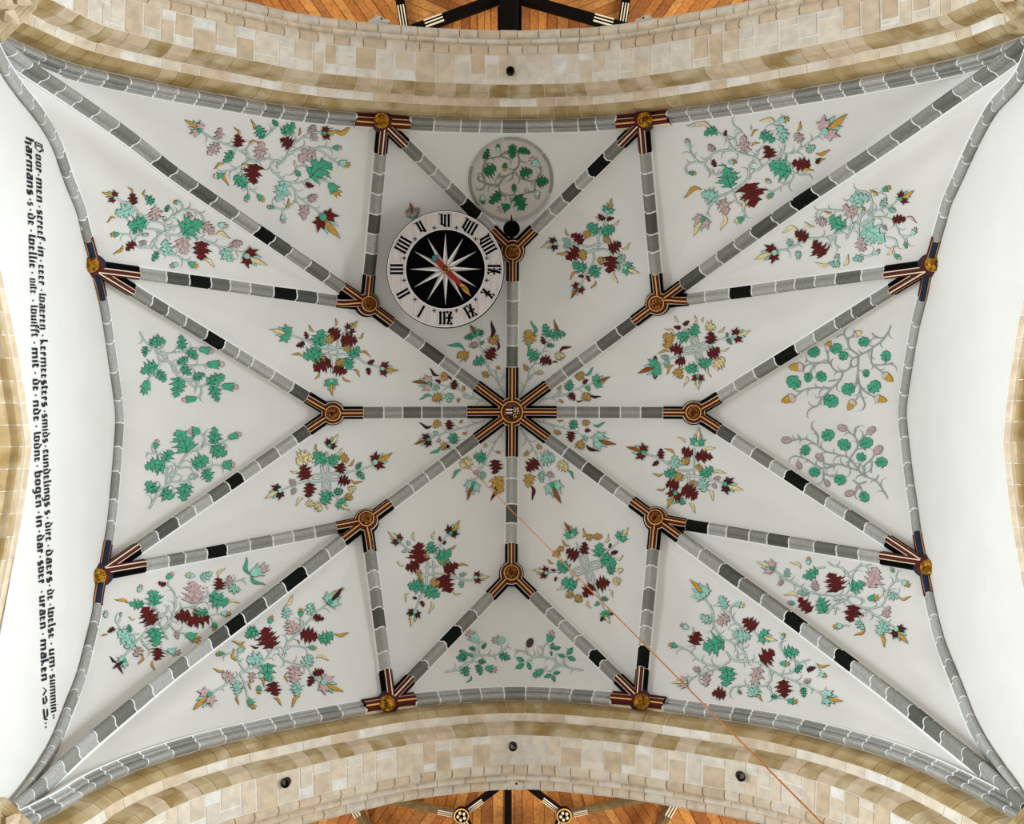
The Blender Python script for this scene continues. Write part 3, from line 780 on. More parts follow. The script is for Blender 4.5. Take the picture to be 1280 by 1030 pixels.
for i in range(nb):     # dial boards
    x0, x1 = -72.2+i*144.4/nb, -72.2+(i+1)*144.4/nb
    q = clip(clip(circ(71.5, 96), 1, 0, x1-0.12), -1, 0, -(x0+0.12))
    if len(q) > 2: pf(q, 0.051, M['dial'], 'dial_board', clock, 0.03)
mb = MB(); lathe(mb, co, np.array((0, 0, -1.)), [(50.4*ck, 0.045, 1), (50.4*ck, 0.056, 1), (49.2*ck, 0.06, 0), (48*ck, 0.06, 0)], 64)
mb.build('star_field', [M['clockblack'], M['white']], clock)
for i in range(12):
    a = math.radians(30*i); L = 45 if i % 3 == 0 else 45; d = (math.sin(a), -math.cos(a)); s = (d[1]*-1, d[0])
    s = (math.cos(a), math.sin(a))
    b = 9.5; w = 3.0
    ray = pf([(0, 0), (d[0]*b+s[0]*w, d[1]*b+s[1]*w), (d[0]*L, d[1]*L), (d[0]*b-s[0]*w, d[1]*b-s[1]*w)], 0.064, M['white'], 'star_ray', clock)
    pf([(0, 0), (d[0]*b+s[0]*w, d[1]*b+s[1]*w), (d[0]*L, d[1]*L)], 0.066, M['raygrey'], 'ray_shade', ray)
pf(circ(7, 24), 0.0655, M['dial'], 'star_hub', clock)
def numeral(txt, deg):
    a = math.radians(deg); up = (math.sin(a), -math.cos(a)); rt = (math.cos(a), math.sin(a))
    adv = 4.9; seq = []
    wd = {'I': adv, 'V': adv*1.75, 'X': adv*1.6}
    tot = sum(wd[c] for c in txt); x = -tot/2
    R0, R1 = 52.2, 69.3
    bl = MB(); 
    def q(pts, h, m):
        v = [co+np.array(((rt[0]*px+up[0]*py)*ck, (rt[1]*px+up[1]*py)*ck, -h)) for px, py in pts]
        bl.add(v, [tuple(range(len(pts)))], m)
    def bar(x0, y0, x1, y1, w=1.45, serif=True):
        L = math.hypot(x1-x0, y1-y0); dx, dy = (x1-x0)/L, (y1-y0)/L; nx, ny = dy, -dx
        q([(x0+nx*w, y0+ny*w), (x1+nx*w, y1+ny*w), (x1-nx*w, y1-ny*w), (x0-nx*w, y0-ny*w)], 0.0625, 0)
        q([(x0+nx*(w+0.9), y0+ny*(w+0.9)), (x1+nx*(w+0.9), y1+ny*(w+0.9)), (x1+nx*w, y1+ny*w), (x0+nx*w, y0+ny*w)], 0.0615, 1)
        if serif:
            for xx, yy in ((x0, y0), (x1, y1)):
                q([(xx-2.3, yy-0.2), (xx, yy-1.5), (xx+2.3, yy+0.2), (xx, yy+1.5)], 0.063, 0)
    for c in txt:
        w = wd[c]; m = x+w/2
        if c == 'I': bar(m, R0+1.6, m, R1-1.6)
        if c == 'V':
            bar(m-w*0.24, R0+4, m-w*0.24, R1-1.6); bar(m+w*0.24, R0+1.6, m+w*0.24, R1-2.2)
            bar(m-w*0.24, R0+4, m+w*0.24, R0+1.4, 0.8, False); bar(m-w*0.24, R1-1.6, m-w*0.62, R1-0.2, 0.7, False)
        if c == 'X':
            bar(m-w*0.22, R0+1.6, m+w*0.22, R1-1.6, 1.5); bar(m+w*0.30, R0+1.2, m-w*0.30, R1-1.2, 0.7); bar(m-w*0.35, (R0+R1)/2, m+w*0.35, (R0+R1)/2, 0.9)
        x += w
    bl.build('numeral', [M['clockblack'], M['white']], clock)
for txt, deg in (('VI',0),('VII',30),('VIII',60),('IX',90),('X',120),('XI',150),('XII',180),('I',210),('II',240),('III',270),('IIII',300),('V',330)):
    numeral(txt, deg)
    a = math.radians(deg+15); cx, cy = math.sin(a)*53.3, -math.cos(a)*53.3
    pf([(cx-2.6, cy-.5), (cx-.5, cy-.5), (cx-.5, cy-2.6), (cx+.5, cy-2.6), (cx+.5, cy-.5), (cx+2.6, cy-.5), (cx+2.6, cy+.5), (cx+.5, cy+.5), (cx+.5, cy+2.6), (cx-.5, cy+2.6), (cx-.5, cy+.5), (cx-2.6, cy+.5)], 0.062, M['clockblack'], 'cross_mark', clock)
hd = thing('hour_hand', co, parent=clock, label='red clock hand with gilt tip')
def hp(u, w): d = (0.7, 0.715); return (d[0]*u-d[1]*w, d[1]*u+d[0]*w)
pf([hp(-17, -3.4), hp(2, -3.6), hp(28, -2.8), hp(28, 2.8), hp(2, 3.6), hp(-17, 3.4)], 0.105, M['sred'], 'shaft', hd, 0.02)
pf([hp(27, -1.6), hp(31, -3.4), hp(37, -3.2), hp(41, -1.4), hp(47, 1.0), hp(41, 2.2), hp(36, 3.2), hp(31, 2.6), hp(27, 1.4)], 0.106, M['gold'], 'tip', hd, 0.02)
pf([hp(-16, -4.4), hp(-18, -5.6), hp(-20.5, -4.6), hp(-20, -2), hp(-22.5, -1.5), hp(-22.5, 1.5), hp(-20, 2), hp(-20.5, 4.6), hp(-18, 5.6), hp(-16, 4.4)], 0.106, M['teal'], 'tail', hd, 0.02)
mb = MB(); lathe(mb, co, np.array((0, 0, -1.)), [(4.6*ck, 0.06, 0), (4.6*ck, 0.115, 0), (3.4*ck, 0.125, 1), (2*ck, 0.13, 0), (1.2*ck, 0.14, 0)], 20)
mb.build('hub', [M['gold'], M['black']], hd)
for hx, hy in ((-40, -36), (42, 30), (30, -48), (-34, 44)):   # iron brackets that carry the dial
    a = co+np.array((hx*ck, hy*ck, 0.05)); mb = MB()
    lathe(mb, a, np.array((0, 0, 1.)), [(1.5*ck, 0, 0), (1.5*ck, 1.2, 0)], 8); mb.build('bracket', [M['black']], clock)

# ------------------------------------------------------------------ round painted hatch
HC = (638.5, 224.0)
M['hatch'] = mat('hatch_ground', (204,195,184), 0.85, var=0.05, scale=6, streak=(4, 1, 1))
hatch = thing('painted_hatch', V([HC])[0], 'round hatch cover painted with green thistle scrolls beside the clock', 'hatch')
def hdisc(name, rr, m, a0=0.0, a1=2*math.pi, n=72):
    pts = []; off = []; f = []; q = len(rr)
    for i in range(n+1):
        a = a0+(a1-a0)*i/n
        for r, h in rr: pts.append((HC[0]+r*math.cos(a), HC[1]+r*math.sin(a))); off.append(h)
    for i in range(n):
        for j in range(q-1): f.append((i*q+j, i*q+j+1, (i+1)*q+j+1, (i+1)*q+j))
    if a1-a0 < 6.2: f += [tuple(range(q)), tuple(n*q+j for j in range(q-1, -1, -1))]
    return mk(name, V(pts, np.array(off)), f, m, hatch)
hdisc('white_edge', [(54.6, 0.0), (54.6, 0.03), (50, 0.03), (49.5, 0.0)], M['joint'])
hdisc('panel', [(50.5, 0.0), (50.5, 0.022), (39, 0.024), (26, 0.024), (13, 0.024), (0.05, 0.024)], M['hatch'])
for i in range(6):
    hdisc('rim_stone', [(53.8, 0.0), (53.8, 0.045), (51.8, 0.055), (50.3, 0.05), (49.6, 0.02)], M['grey'][(0, 1, 2)[i % 3]], 2*math.pi*i/6+0.35+0.012, 2*math.pi*(i+1)/6+0.35-0.012, 12)

# ------------------------------------------------------------------ black ball pendant and cord
pd = P(639.5, 286, 0.99); pk = 0.99*U
pend = thing('ball_pendant', pd, 'black ball pendant hanging at the ridge boss under the painted hatch', 'pendant')
mb = MB(); lathe(mb, pd, np.array((0, 0, -1.)), [(10.5*pk*math.sin(math.pi*i/12)+1e-4, -10.5*pk*math.cos(math.pi*i/12), 0) for i in range(13)], 28)
mb.build('ball', [M['clockblack']], pend, True)
mb = MB(); lathe(mb, pd+np.array((0, 0, 0.1)), np.array((0, 0, 1.)), [(2.2*pk, 0, 0), (2.0*pk, 1.35, 0)], 12); mb.build('rod', [M['clockblack']], pend)
mb = MB(); mb.add([pd+np.array((a*pk, b*pk, -c)) for a, b, c in ((-1.6, -9, 0), (1.6, -9, 0), (0.4, -18, -.02), (-0.4, -18, -.02), (-1.6, -9, -0.08), (1.6, -9, -0.08), (0.4, -18, -.08), (-0.4, -18, -.08))],
       [(0, 1, 2, 3), (7, 6, 5, 4), (0, 4, 5, 1), (1, 5, 6, 2), (2, 6, 7, 3), (3, 7, 4, 0)]); mb.build('finial', [M['clockblack']], pend)
c0 = V([(560, 558)], 0.0)[0]; c1 = P(1060, 1062, 0.36); c1 = c0+(c1-c0)*1.3
M['cord'] = mat('bronze_cord', (172,102,42), 0.5, 0.2, var=0.25, scale=60)
n = 80; v = []; f = []; d = (c1-c0)/np.linalg.norm(c1-c0); sx = np.cross(d, (0, 0, 1.)); sx /= np.linalg.norm(sx); sy = np.cross(d, sx)
for i in range(n+1):
    t = i/n; p = c0+(c1-c0)*t
    for j in range(8):
        a = math.pi*j/4+t*9; v.append(p+(sx*math.cos(a)+sy*math.sin(a))*0.0068)
for i in range(n):
    for j in range(8): f.append((i*8+j, i*8+(j+1) % 8, (i+1)*8+(j+1) % 8, (i+1)*8+j))
f += [tuple(range(7, -1, -1)), tuple(range(n*8, n*8+8))]
cordt = thing('hanging_cord', c0, 'thin bronze-coloured cord slanting down from the vault past the arch', 'cord')
mk('cord', v, f, M['cord'], cordt, smooth=True)
mb = MB(); lathe(mb, c0, np.array((0, 0, -1.)), [(2.2*U, -0.03, 0), (2.2*U, 0.02, 0), (1.0*U, 0.05, 0)], 12); mb.build('anchor', [M['black']], cordt)

# ------------------------------------------------------------------ inscription on the left wall
def glyphs():
    S = 0.34
    def st(x, y0=0, y1=1.0): return [(x, y0, x, y1, S)]
    def hair(x0, y0, x1, y1): return [(x0, y0, x1, y1, 0.13)]
    a, b = 0.25, 0.85
    G = {}
    G['i'] = (0.55, st(a)+hair(a, 1.25, a+0.15, 1.3)); G['n'] = (1.15, st(a)+st(b, 0, 0.95)+hair(a, 0.8, b, 1.0)); G['m'] = (1.75, G['n'][1]+st(1.45, 0, 0.95)+hair(b, 0.8, 1.45, 1.0))
    G['u'] = (1.15, st(a, 0.05)+st(b)+hair(a, 0.05, b, 0.25)); G['v'] = (1.15, st(a, 0.1, 1.1)+st(b, 0.1, 0.95)+hair(a, 0.08, b, 0.15)+hair(a, 0.9, b, 1.0))
    G['w'] = (1.75, st(a, 0.1, 1.35)+st(b, 0.1, 1.1)+st(1.45, 0.1, 0.95)+hair(a, 0.1, b, 0.2)+hair(b, 0.05, 1.45, 0.15)+hair(b, 0.95, 1.45, 1.0))
    G['r'] = (0.85, st(a)+[(a+0.15, 0.9, a+0.48, 0.8, 0.28)]); G['e'] = (0.9, st(a, 0.05)+[(a+0.1, 0.95, a+0.45, 0.7, 0.2)]+hair(a+0.45, 0.7, a, 0.45)+hair(a, 0.05, a+0.5, 0.15))
    G['c'] = (0.85, st(a, 0.05)+[(a+0.1, 0.95, a+0.45, 0.85, 0.25)]+hair(a, 0.05, a+0.5, 0.15)); G['o'] = (1.15, st(a, 0.08, 0.92)+st(b, 0.08, 0.92)+hair(a, 0.95, b, 0.9)+hair(a, 0.06, b, 0.1))
    G['a'] = (1.1, st(a, 0.05, 0.55)+st(b)+hair(a, 0.55, b, 0.6)+[(a, 0.92, b, 1.0, 0.2)]+hair(a, 0.05, b, 0.15)); G['d'] = (1.15, st(a, 0.08, 0.92)+st(b, 0.08, 0.95)+[(b, 0.9, a+0.1, 1.45, 0.28)]+hair(a, 0.06, b, 0.1))
    G['h'] = (1.15, st(a, 0, 1.5)+st(b, -0.2, 0.9)+hair(a, 0.8, b, 1.0)); G['k'] = (1.05, st(a, 0, 1.5)+[(a, 0.6, b-0.1, 0.95, 0.2), (a+0.1, 0.5, b, 0.05, 0.26)])
    G['l'] = (0.6, st(a, 0, 1.5)+hair(a, 0, a+0.3, 0.12)); G['b'] = (1.15, st(a, 0.05, 1.5)+st(b, 0.08, 0.92)+hair(a, 0.9, b, 1.0)+hair(a, 0.03, b, 0.1))
    G['f'] = (0.8, st(a, -0.1, 1.3)+[(a, 1.35, a+0.5, 1.4, 0.25)]+hair(a-0.2, 0.9, a+0.5, 0.95)); G['s'] = (1.0, [(a+0.5, 0.95, a, 0.88, 0.2), (a, 0.5, a, 0.92, 0.3), (a, 0.55, a+0.5, 0.45, 0.24), (a+0.5, 0.08, a+0.5, 0.5, 0.3), (a+0.5, 0.08, a-0.1, 0.04, 0.2)])
    G['g'] = (1.15, st(a, 0.15, 0.92)+st(b, -0.3, 0.95)+hair(a, 0.95, b, 0.95)+hair(a, 0.15, b, 0.1)+[(b, -0.35, a, -0.5, 0.16)]); G['t'] = (0.75, st(a, 0.05, 1.25)+hair(a-0.2, 0.95, a+0.4, 1.0)+hair(a, 0.05, a+0.4, 0.15))
    G['D'] = (1.9, [(0.1, 0.0, 0.1, 1.3, 0.2), (0.5, 0.15, 0.5, 1.1, 0.26), (0.1, 1.35, 1.1, 1.25, 0.16), (1.1, 1.25, 1.5, 0.7, 0.3), (1.5, 0.7, 1.1, 0.05, 0.3), (1.1, 0.02, 0.0, -0.05, 0.16), (0.7, 1.6, 1.3, 1.5, 0.1)])
    G['*'] = (3.2, [(0.2, 0.2, 0.5, 0.9, 0.2), (0.5, 0.9, 0.9, 0.2, 0.16), (1.0, 0.7, 1.5, 0.9, 0.12), (1.5, 0.9, 1.7, 0.3, 0.14), (1.7, 0.3, 1.1, 0.2, 0.12), (1.9, 0.5, 2.2, 0.9, 0.24), (2.2, 0.9, 2.8, 0.9, 0.12), (2.8, 0.9, 2.9, 0.3, 0.14), (2.9, 0.3, 2.1, 0.2, 0.12), (3.0, 0.2, 3.1, 0.8, 0.3)])
    return G
GL = glyphs()
L1 = [('Door',177,215),('.',217,0),('men',221,253),('.',257,0),('screef',261,300),('.',303,0),('in',307,321),('.',325,0),('eeer',330,357),('.',362,0),('waeren',366,413),('.',419,0),
      ('kermeesters',424,510),('.',514,0),('smids',517,555),('.',558,0),('cundelings',562,635),('s',638,645),('.',648,0),('dirc',653,678),('.',683,0),('daers',687,730),('.',733,0),('de',737,752),('.',757,0),
      ('welse',760,800),('.',806,0),('um',811,836),('.',839,0),('summin',843,892),('.',896,0),('.',899,0)]
L2 = [('harmans',170,244),('.',248,0),('s',251,257),('.',261,0),('de',265,282),('.',287,0),('wellie',292,336),('.',340,0),('oite',347,368),('.',375,0),('wuifft',381,422),('.',428,0),('mit',434,461),('.',466,0),
      ('de',473,490),('.',494,0),('nde',500,528),('.',533,0),('wdne',540,579),('.',583,0),('bogen',589,636),('.',641,0),('in',645,661),('.',665,0),('dar',669,694),('.',697,0),('sver',701,732),('.',741,0),
      ('uraen',745,788),('.',794,0),('maken',799,853),('*',857,902),('.',906,0),('.',911,0)]
M['ink'] = mat('inscription_black', (26,26,28), 0.8)
def inscription(words, ys, xs, label):
    xb = lambda y: np.interp(y, ys, xs)
    def wp(y, x, dz=0):    # image point on the wall plane -> (Y, Z) in metres
        D = AL/(640-x)
        for _ in range(4): D = -wall_x(-1, 'L', (y-515)*D)/(640-x)
        return np.array(((y-515)*D*U, CAMZ+F*D*U))
    mid = wp(540, xb(540)); X = -AL*U+0.006
    t = thing('painted_inscription', (X, mid[0], mid[1]), label, 'inscription', 'lines of blackletter on the white wall')
    xh = 0.122*1.5
    for w, y0, y1 in words:
        mb = MB(); X = max(wall_x(-1, 'L', wp(q, xb(q))[0]/U) for q in (y0, y1 or y0))*U+0.015
        if w == '.':
            o = wp(y0, xb(y0)); c = o+np.array((0, xh*0.5)); r = 0.02
            mb.add([(X, c[0]-r, c[1]), (X, c[0], c[1]-r*1.3), (X, c[0]+r, c[1]), (X, c[0], c[1]+r*1.3)], [(0, 1, 2, 3)])
            mb.build('interpunct', [M['ink']], t); continue
        a, b = wp(y0, xb(y0)), wp(y1, xb(y1)); d = b-a; Lw = np.linalg.norm(d); d /= Lw; up = np.array((-d[1], d[0]))
        if up[1] < 0: up = -up
        tot = sum(GL[c][0] for c in w); k = Lw/tot; x = 0
        for c in w:
            for (x0, yy0, x1, yy1, wd) in GL[c][1]:
                p0 = np.array(((x+x0)*k, yy0*xh)); p1 = np.array(((x+x1)*k, yy1*xh)); hw = wd*0.5*k
                e = np.array((hw, hw*0.7)) if abs(p1[0]-p0[0]) < 1e-6 else np.array((hw*0.7, hw*0.9))
                if abs(p1[1]-p0[1]) < abs(p1[0]-p0[0]): e = np.array((0.0, hw*2.4))
                quad = [p0-e, p0+e, p1+e, p1-e]
                mb.add([(wall_x(-1, 'L', (a+d*q[0]+up*q[1])[0]/U)*U+0.015, *(a+d*q[0]+up*q[1])) for q in quad], [(0, 1, 2, 3)])
            x += GL[c][0]
        mb.build('word', [M['ink']], t)
inscription(L1, [180,260,360,460,560,660,760,860,900], [43.5,45.5,48,50.5,53,56,59,62,63.5], 'upper line of black gothic lettering on the white wall, nearer the rib')
inscription(L2, [170,260,360,460,560,660,760,860,910], [31.5,34,37,40,42,45,49,51.5,53.5], 'lower line of black gothic lettering on the white wall, nearer the opening')
# ------------------------------------------------------------------ painted flower sprays on the vault cells
def leaf_half(rnd):      # half outline (along, across) of an acanthus leaf, lobes sweeping towards the tip
    n = rnd.choice((3, 4, 4)); out = [(0, .03)]; st = 0.88/n; pk = rnd.uniform(0.62, 0.9)
    env = lambda u: 0.43*math.sin(math.pi*max(0.03, min(1, u))**pk)**0.75
    for i in range(n):
        u = 0.05+i*st; e = env(u+st*0.5)*rnd.uniform(0.88, 1.15); back = -0.10 if i == 0 else 0.10
        out += [(u, max(0.06, env(u+0.02)*0.45)), (u+st*0.14, e*0.80), (u+st*0.55+back*st, e*1.32), (u+st*0.60, e*0.78)]
        if rnd.random() < 0.7: out += [(u+st*0.98, e*0.92), (u+st*0.90, e*0.52)]
    return out
OAK = [(0,.04),(.08,.20),(.16,.34),(.27,.37),(.34,.26),(.40,.36),(.52,.46),(.64,.40),(.66,.28),(.74,.34),(.86,.28),(.93,.14)]
def xf(pts, x, y, x2, y2, wid):
    dx, dy = x2-x, y2-y
    return [(x+dx*a-dy*b*wid, y+dy*a+dx*b*wid) for a, b in pts]
def inset(poly, d):
    p = np.array(poly); n = len(p)
    area = 0.5*np.sum(p[:, 0]*np.roll(p[:, 1], -1)-np.roll(p[:, 0], -1)*p[:, 1]); sg = 1 if area > 0 else -1
    e1 = p-np.roll(p, 1, 0); e2 = np.roll(p, -1, 0)-p
    e1 /= np.linalg.norm(e1, axis=1)[:, None]+1e-9; e2 /= np.linalg.norm(e2, axis=1)[:, None]+1e-9
    n1 = np.stack([-e1[:, 1], e1[:, 0]], 1)*sg; n2 = np.stack([-e2[:, 1], e2[:, 0]], 1)*sg
    b = n1+n2; l = np.linalg.norm(b, axis=1)[:, None]+1e-9; b /= l
    k = d/np.clip((b*n1).sum(1), 0.35, 1)[:, None]
    return p+b*k
class Paint:
    """flat painted shapes laid on the vault surface (or on a flat board)"""
    def __init__(s, mapf): s.v = []; s.o = []; s.f = []; s.m = []; s.mats = []; s.map = mapf
    def mi(s, m):
        if m not in s.mats: s.mats.append(m)
        return s.mats.index(m)
    def poly(s, pts, off, m):
        try: tri = geometry.tessellate_polygon([[Vector((a, b, 0)) for a, b in pts]])
        except Exception: return
        n = len(s.v); s.v += [tuple(q) for q in pts]; s.o += [off]*len(pts)
        i = s.mi(m)
        for t in tri: s.f.append(tuple(n+k for k in t)); s.m.append(i)
    def ribbon(s, pts, w, off, m):
        p = np.array(pts, float); t = np.gradient(p, axis=0); t /= np.linalg.norm(t, axis=1)[:, None]+1e-9
        nn = np.stack([-t[:, 1], t[:, 0]], 1); w = np.asarray(w, float).reshape(-1, 1)*np.ones((len(p), 1))
        a, b = p+nn*w, p-nn*w; n = len(s.v); k = len(p)
        s.v += [tuple(q) for q in a]+[tuple(q) for q in b]; s.o += [off]*(2*k); i = s.mi(m)
        for j in range(k-1): s.f.append((n+j, n+j+1, n+k+j+1, n+k+j)); s.m.append(i)
    def shape(s, pts, m, line=None, lw=0.42, lev=0.0):
        s.poly(pts, 0.005+lev, line or PM['line']); s.poly(inset(pts, lw), 0.011+lev, m)
    def build(s, name, parent, label=None):
        if s.f: return mk(name, s.map(np.array(s.v), np.array(s.o)), s.f, s.mats, parent, s.m, label=label)
def horn_poly(x, y, x2, y2, bow, wmax, n=12):
    L = math.hypot(x2-x, y2-y); dx, dy = (x2-x)/L, (y2-y)/L; a = []; b = []
    for i in range(n+1):
        t = i/n; c = bow*math.sin(math.pi*t*1.55)*L; w = wmax*L*(math.sin(math.pi*min(1, (t*0.92+0.06)))**0.8)*(1 if t < 0.5 else (1-(t-0.5)*1.1))
        if i == n: w = 0.001
        px, py = x+dx*L*t-dy*c, y+dy*L*t+dx*c
        a.append((px-dy*w, py+dx*w)); b.append((px+dy*w, py-dx*w))
    return a[:-1]+[a[-1]]+b[-2::-1]
def ell(cx, cy, rx, ry, ang=0, n=16):
    c, s = math.cos(ang), math.sin(ang)
    return [(cx+rx*math.cos(2*math.pi*i/n)*c-ry*math.sin(2*math.pi*i/n)*s, cy+rx*math.cos(2*math.pi*i/n)*s+ry*math.sin(2*math.pi*i/n)*c) for i in range(n)]
_RW = []
for a_, b_ in RIBS:
    n_ = (len(ribpx(a_, b_)[::8]) if (a_, b_) in MID else 1)
    _RW += [10.6 if b_ in CORN else 9.4]*n_
_RW = np.array((_RW+[10.4]*len(_sA))[:len(_sA)])
def keep_clear(p, c):
    # slide painted points off the ribs, to the side of the cell the motif's centre c lies in
    p = np.array(p, float)
    nn = np.stack([-_sd[:, 1], _sd[:, 0]], 1)/np.sqrt(_sl)[:, None]
    nn = nn*np.sign(((np.asarray(c)-_sA)*nn).sum(1))[:, None]
    for _ in range(3):
        t = ((p[:, None, :]-_sA[None])*_sd[None]).sum(2)/_sl
        sd = ((p[:, None, :]-_sA[None])*nn[None]).sum(2)
        lack = np.where((_sl > 1) & (t > -0.02) & (t < 1.02) & (np.abs(sd) < 14), np.maximum(_RW-sd, 0), 0)
        k = lack.argmax(1); p = p+nn[k]*lack[np.arange(len(p)), k][:, None]
    return p
def motif(label, x0, y0, sc, stems, items, group='painted flower sprays on the vault', mapf=None, parent=None, center=None, thorns=True, sw=1.0, stemm=None, cat='painting'):
    rnd = random.Random(int(x0*31+y0*7+len(items)))
    T = lambda x, y: (x0+x/sc, y0+y/sc)
    its = []
    for it in items.split(';'):
        it = it.strip()
        if not it: continue
        k = 0
        while it[k].isalpha(): k += 1
        its.append((it[0], it[1:k], [float(q) for q in it[k:].replace(' ', '').split(',')]))
    stl = [[T(*[float(c) for c in q.split(',')]) for q in s.split()] for s in stems.split(';') if s.strip()]
    allp = np.array([q for s in stl for q in s]+[T(i[2][0], i[2][1]) for i in its])
    c = (allp.min(0)+allp.max(0))/2
    cc0 = allp.mean(0)
    mapf = mapf or (lambda p, o: V(keep_clear(p, cc0), o+0.006))
    t = parent or thing('painted_flower_spray', V([c])[0], label, cat, group)
    sm, sl = stemm or PM['stem'], PM['stemline']
    for s in stl:
        p = cat_rom(s, 7); pa = Paint(mapf); n = len(p)
        w = np.linspace(1.0, 0.72, n)*1.15*sw
        pa.ribbon(p, w, 0.004, sl); pa.ribbon(p, w*0.60, 0.0075, sm)
        if thorns:
            L = np.concatenate([[0], np.cumsum(np.linalg.norm(np.diff(p, axis=0), axis=1))]); d = 5+rnd.random()*4; sg = rnd.choice((-1, 1))
            while d < L[-1]-3:
                i = min(int(np.searchsorted(L, d)), n-2); tt = p[i+1]-p[i]; tt /= np.linalg.norm(tt)+1e-9; nn = np.array((-tt[1], tt[0]))*sg
                le = rnd.uniform(6.5, 13)
                q = [p[i], p[i]+tt*le*0.38+nn*le*0.16, p[i]+tt*le*0.66+nn*le*0.52, p[i]+tt*le*0.60+nn*le*0.98]
                q = cat_rom(q, 3); ww = np.linspace(1.0, 0.15, len(q))*sw
                pa.ribbon(q, ww, 0.0035, sl); pa.ribbon(q, ww*0.5, 0.007, sm)
                d += rnd.uniform(6, 12); sg = -sg
        pa.build('stem', t)
    for kind, cc, a in its:
        x, y = T(a[0], a[1]); L = 0
        if len(a) > 3: x2, y2 = T(a[2], a[3]); L = math.hypot(x2-x, y2-y); ang = math.atan2(y2-y, x2-x)
        pa = Paint(mapf); nm = 'leaf'
        col0 = PM[cc[0]] if cc else PM['g']
        if kind in 'LW':
            wid = (0.78 if kind == 'L' else 1.02)*rnd.uniform(0.9, 1.1); bow = rnd.uniform(-0.13, 0.13)
            bd = lambda q: [(u, v+bow*math.sin(math.pi*min(1, max(0, u)))*0.9-bow*0.6*u*u) for u, v in q]
            up = leaf_half(rnd); dn = [(u, -v) for u, v in leaf_half(rnd)]
            poly = xf(bd(up+[(1.0, 0)]+dn[::-1]), x, y, x2, y2, wid)
            pa.shape(poly, col0, lw=0.40 if L > 12 else 0.28)
            if L > 9:
                lm = PM['line'] if cc[0] in 'rgn' else PM['stemline']
                pa.ribbon(xf(bd([(0.02, 0), (0.4, 0.0), (0.85, 0)]), x, y, x2, y2, wid), [0.28, 0.24, 0.1], 0.0165, lm)
                for u, v in ((.27, .40), (.27, -.40), (.58, .33), (.58, -.33)):
                    pa.ribbon(xf(bd([(u-0.14, 0), (u+0.1, v*0.85)]), x, y, x2, y2, wid), [0.2, 0.08], 0.0165, lm)
        elif kind == 'O':
            up = [(u, v*rnd.uniform(0.9, 1.15)) for u, v in OAK]; dn = [(u, -v*rnd.uniform(0.9, 1.15)) for u, v in OAK]
            pa.shape(xf(up+[(1, 0)]+dn[::-1], x, y, x2, y2, 1.0), col0)
            pa.ribbon(xf([(0, 0), (0.9, 0)], x, y, x2, y2, 1), [0.25, 0.1], 0.0165, PM['line'])
            for u in (.3, .55): 
                for v in (.25, -.25): pa.ribbon(xf([(u-.12, 0), (u+.05, v)], x, y, x2, y2, 1), [0.18, 0.06], 0.0165, PM['line'])
        elif kind == 'E':
            pa.shape(xf([(0, 0), (.2, .18), (.45, .26), (.75, .17), (1, 0), (.75, -.17), (.45, -.26), (.2, -.18)], x, y, x2, y2, 1.1), col0)
            pa.ribbon(xf([(0, 0), (0.9, 0)], x, y, x2, y2, 1), [0.22, 0.1], 0.0165, PM['line'])
        elif kind == 'H':
            nm = 'petal'; pa.shape(horn_poly(x, y, x2, y2, rnd.choice((-1, 1))*rnd.uniform(0.09, 0.16), 0.125 if L > 10 else 0.15), col0, lw=0.36)
        elif kind == 'B':
            nm = 'bud'; pe = PM[cc[0]]
            for s_, w_ in ((0.30, 0.10), (-0.30, 0.10), (0, 0.13)):
                e = xf([(0.42, 0), (1.0 if s_ == 0 else 0.9, s_*0.75)], x, y, x2, y2, 1)
                pa.shape(horn_poly(*e[0], *e[1], 0.04, 0.17), pe, lw=0.32)
            pa.shape(xf([(0, .05), (.14, .20), (.34, .23), (.58, .36), (.50, .12), (.66, 0), (.50, -.12), (.58, -.36), (.34, -.23), (.14, -.20), (0, -.05)], x, y, x2, y2, 1.0), PM['g'] if rnd.random() < 0.55 else PM['t'], lw=0.32, lev=0.007)
        elif kind == 'F':
            nm = 'flower'; sd, cn = PM[cc[0]], PM[cc[1]]
            cal = PM['g'] if rnd.random() < 0.6 else PM['t']
            for s_ in (0.26, -0.26):
                e = xf([(0.15, 0), (0.62, s_*1.0)], x, y, x2, y2, 1); pa.shape(horn_poly(*e[0], *e[1], 0.08*(1 if s_ > 0 else -1), 0.16), PM['t'], lw=0.32)
            pa.shape(horn_poly(*xf([(0.22, 0)], x, y, x2, y2, 1)[0], x2, y2, 0.03, 0.13), cn, lw=0.34, lev=0.007)
            for s_ in (1, -1):
                pts = [(0.02, 0.04*s_), (-0.06, 0.20*s_), (0.03, 0.24*s_), (0.0, 0.42*s_), (0.14, 0.34*s_), (0.40, 0.48*s_), (0.30, 0.28*s_), (0.44, 0.22*s_), (0.28, 0.06*s_)]
                pa.shape(xf(pts, x, y, x2, y2, 0.95), sd, lw=0.34, lev=0.014)
            pa.shape(ell(*xf([(0.08, 0)], x, y, x2, y2, 1)[0], L*0.13, L*0.13, 0, 12), cal, lw=0.34, lev=0.021)
        elif kind == 'T':      # thistle head
            nm = 'flower'; tw = 0.62 if L > 17 else 1.0
            pa.shape(ell(*xf([(0.84, 0)], x, y, x2, y2, 1)[0], L*0.15, L*0.27*tw, ang), PM['p'], lw=0.36)
            pa.shape(xf([(0, .06), (.12, .30), (.38, .34), (.72, .46), (.62, .22), (.74, .08), (.62, -.10), (.74, -.42), (.38, -.34), (.12, -.30), (0, -.06)], x, y, x2, y2, tw), PM['g'], lw=0.36, lev=0.007)
        elif kind == 'A':      # acorn
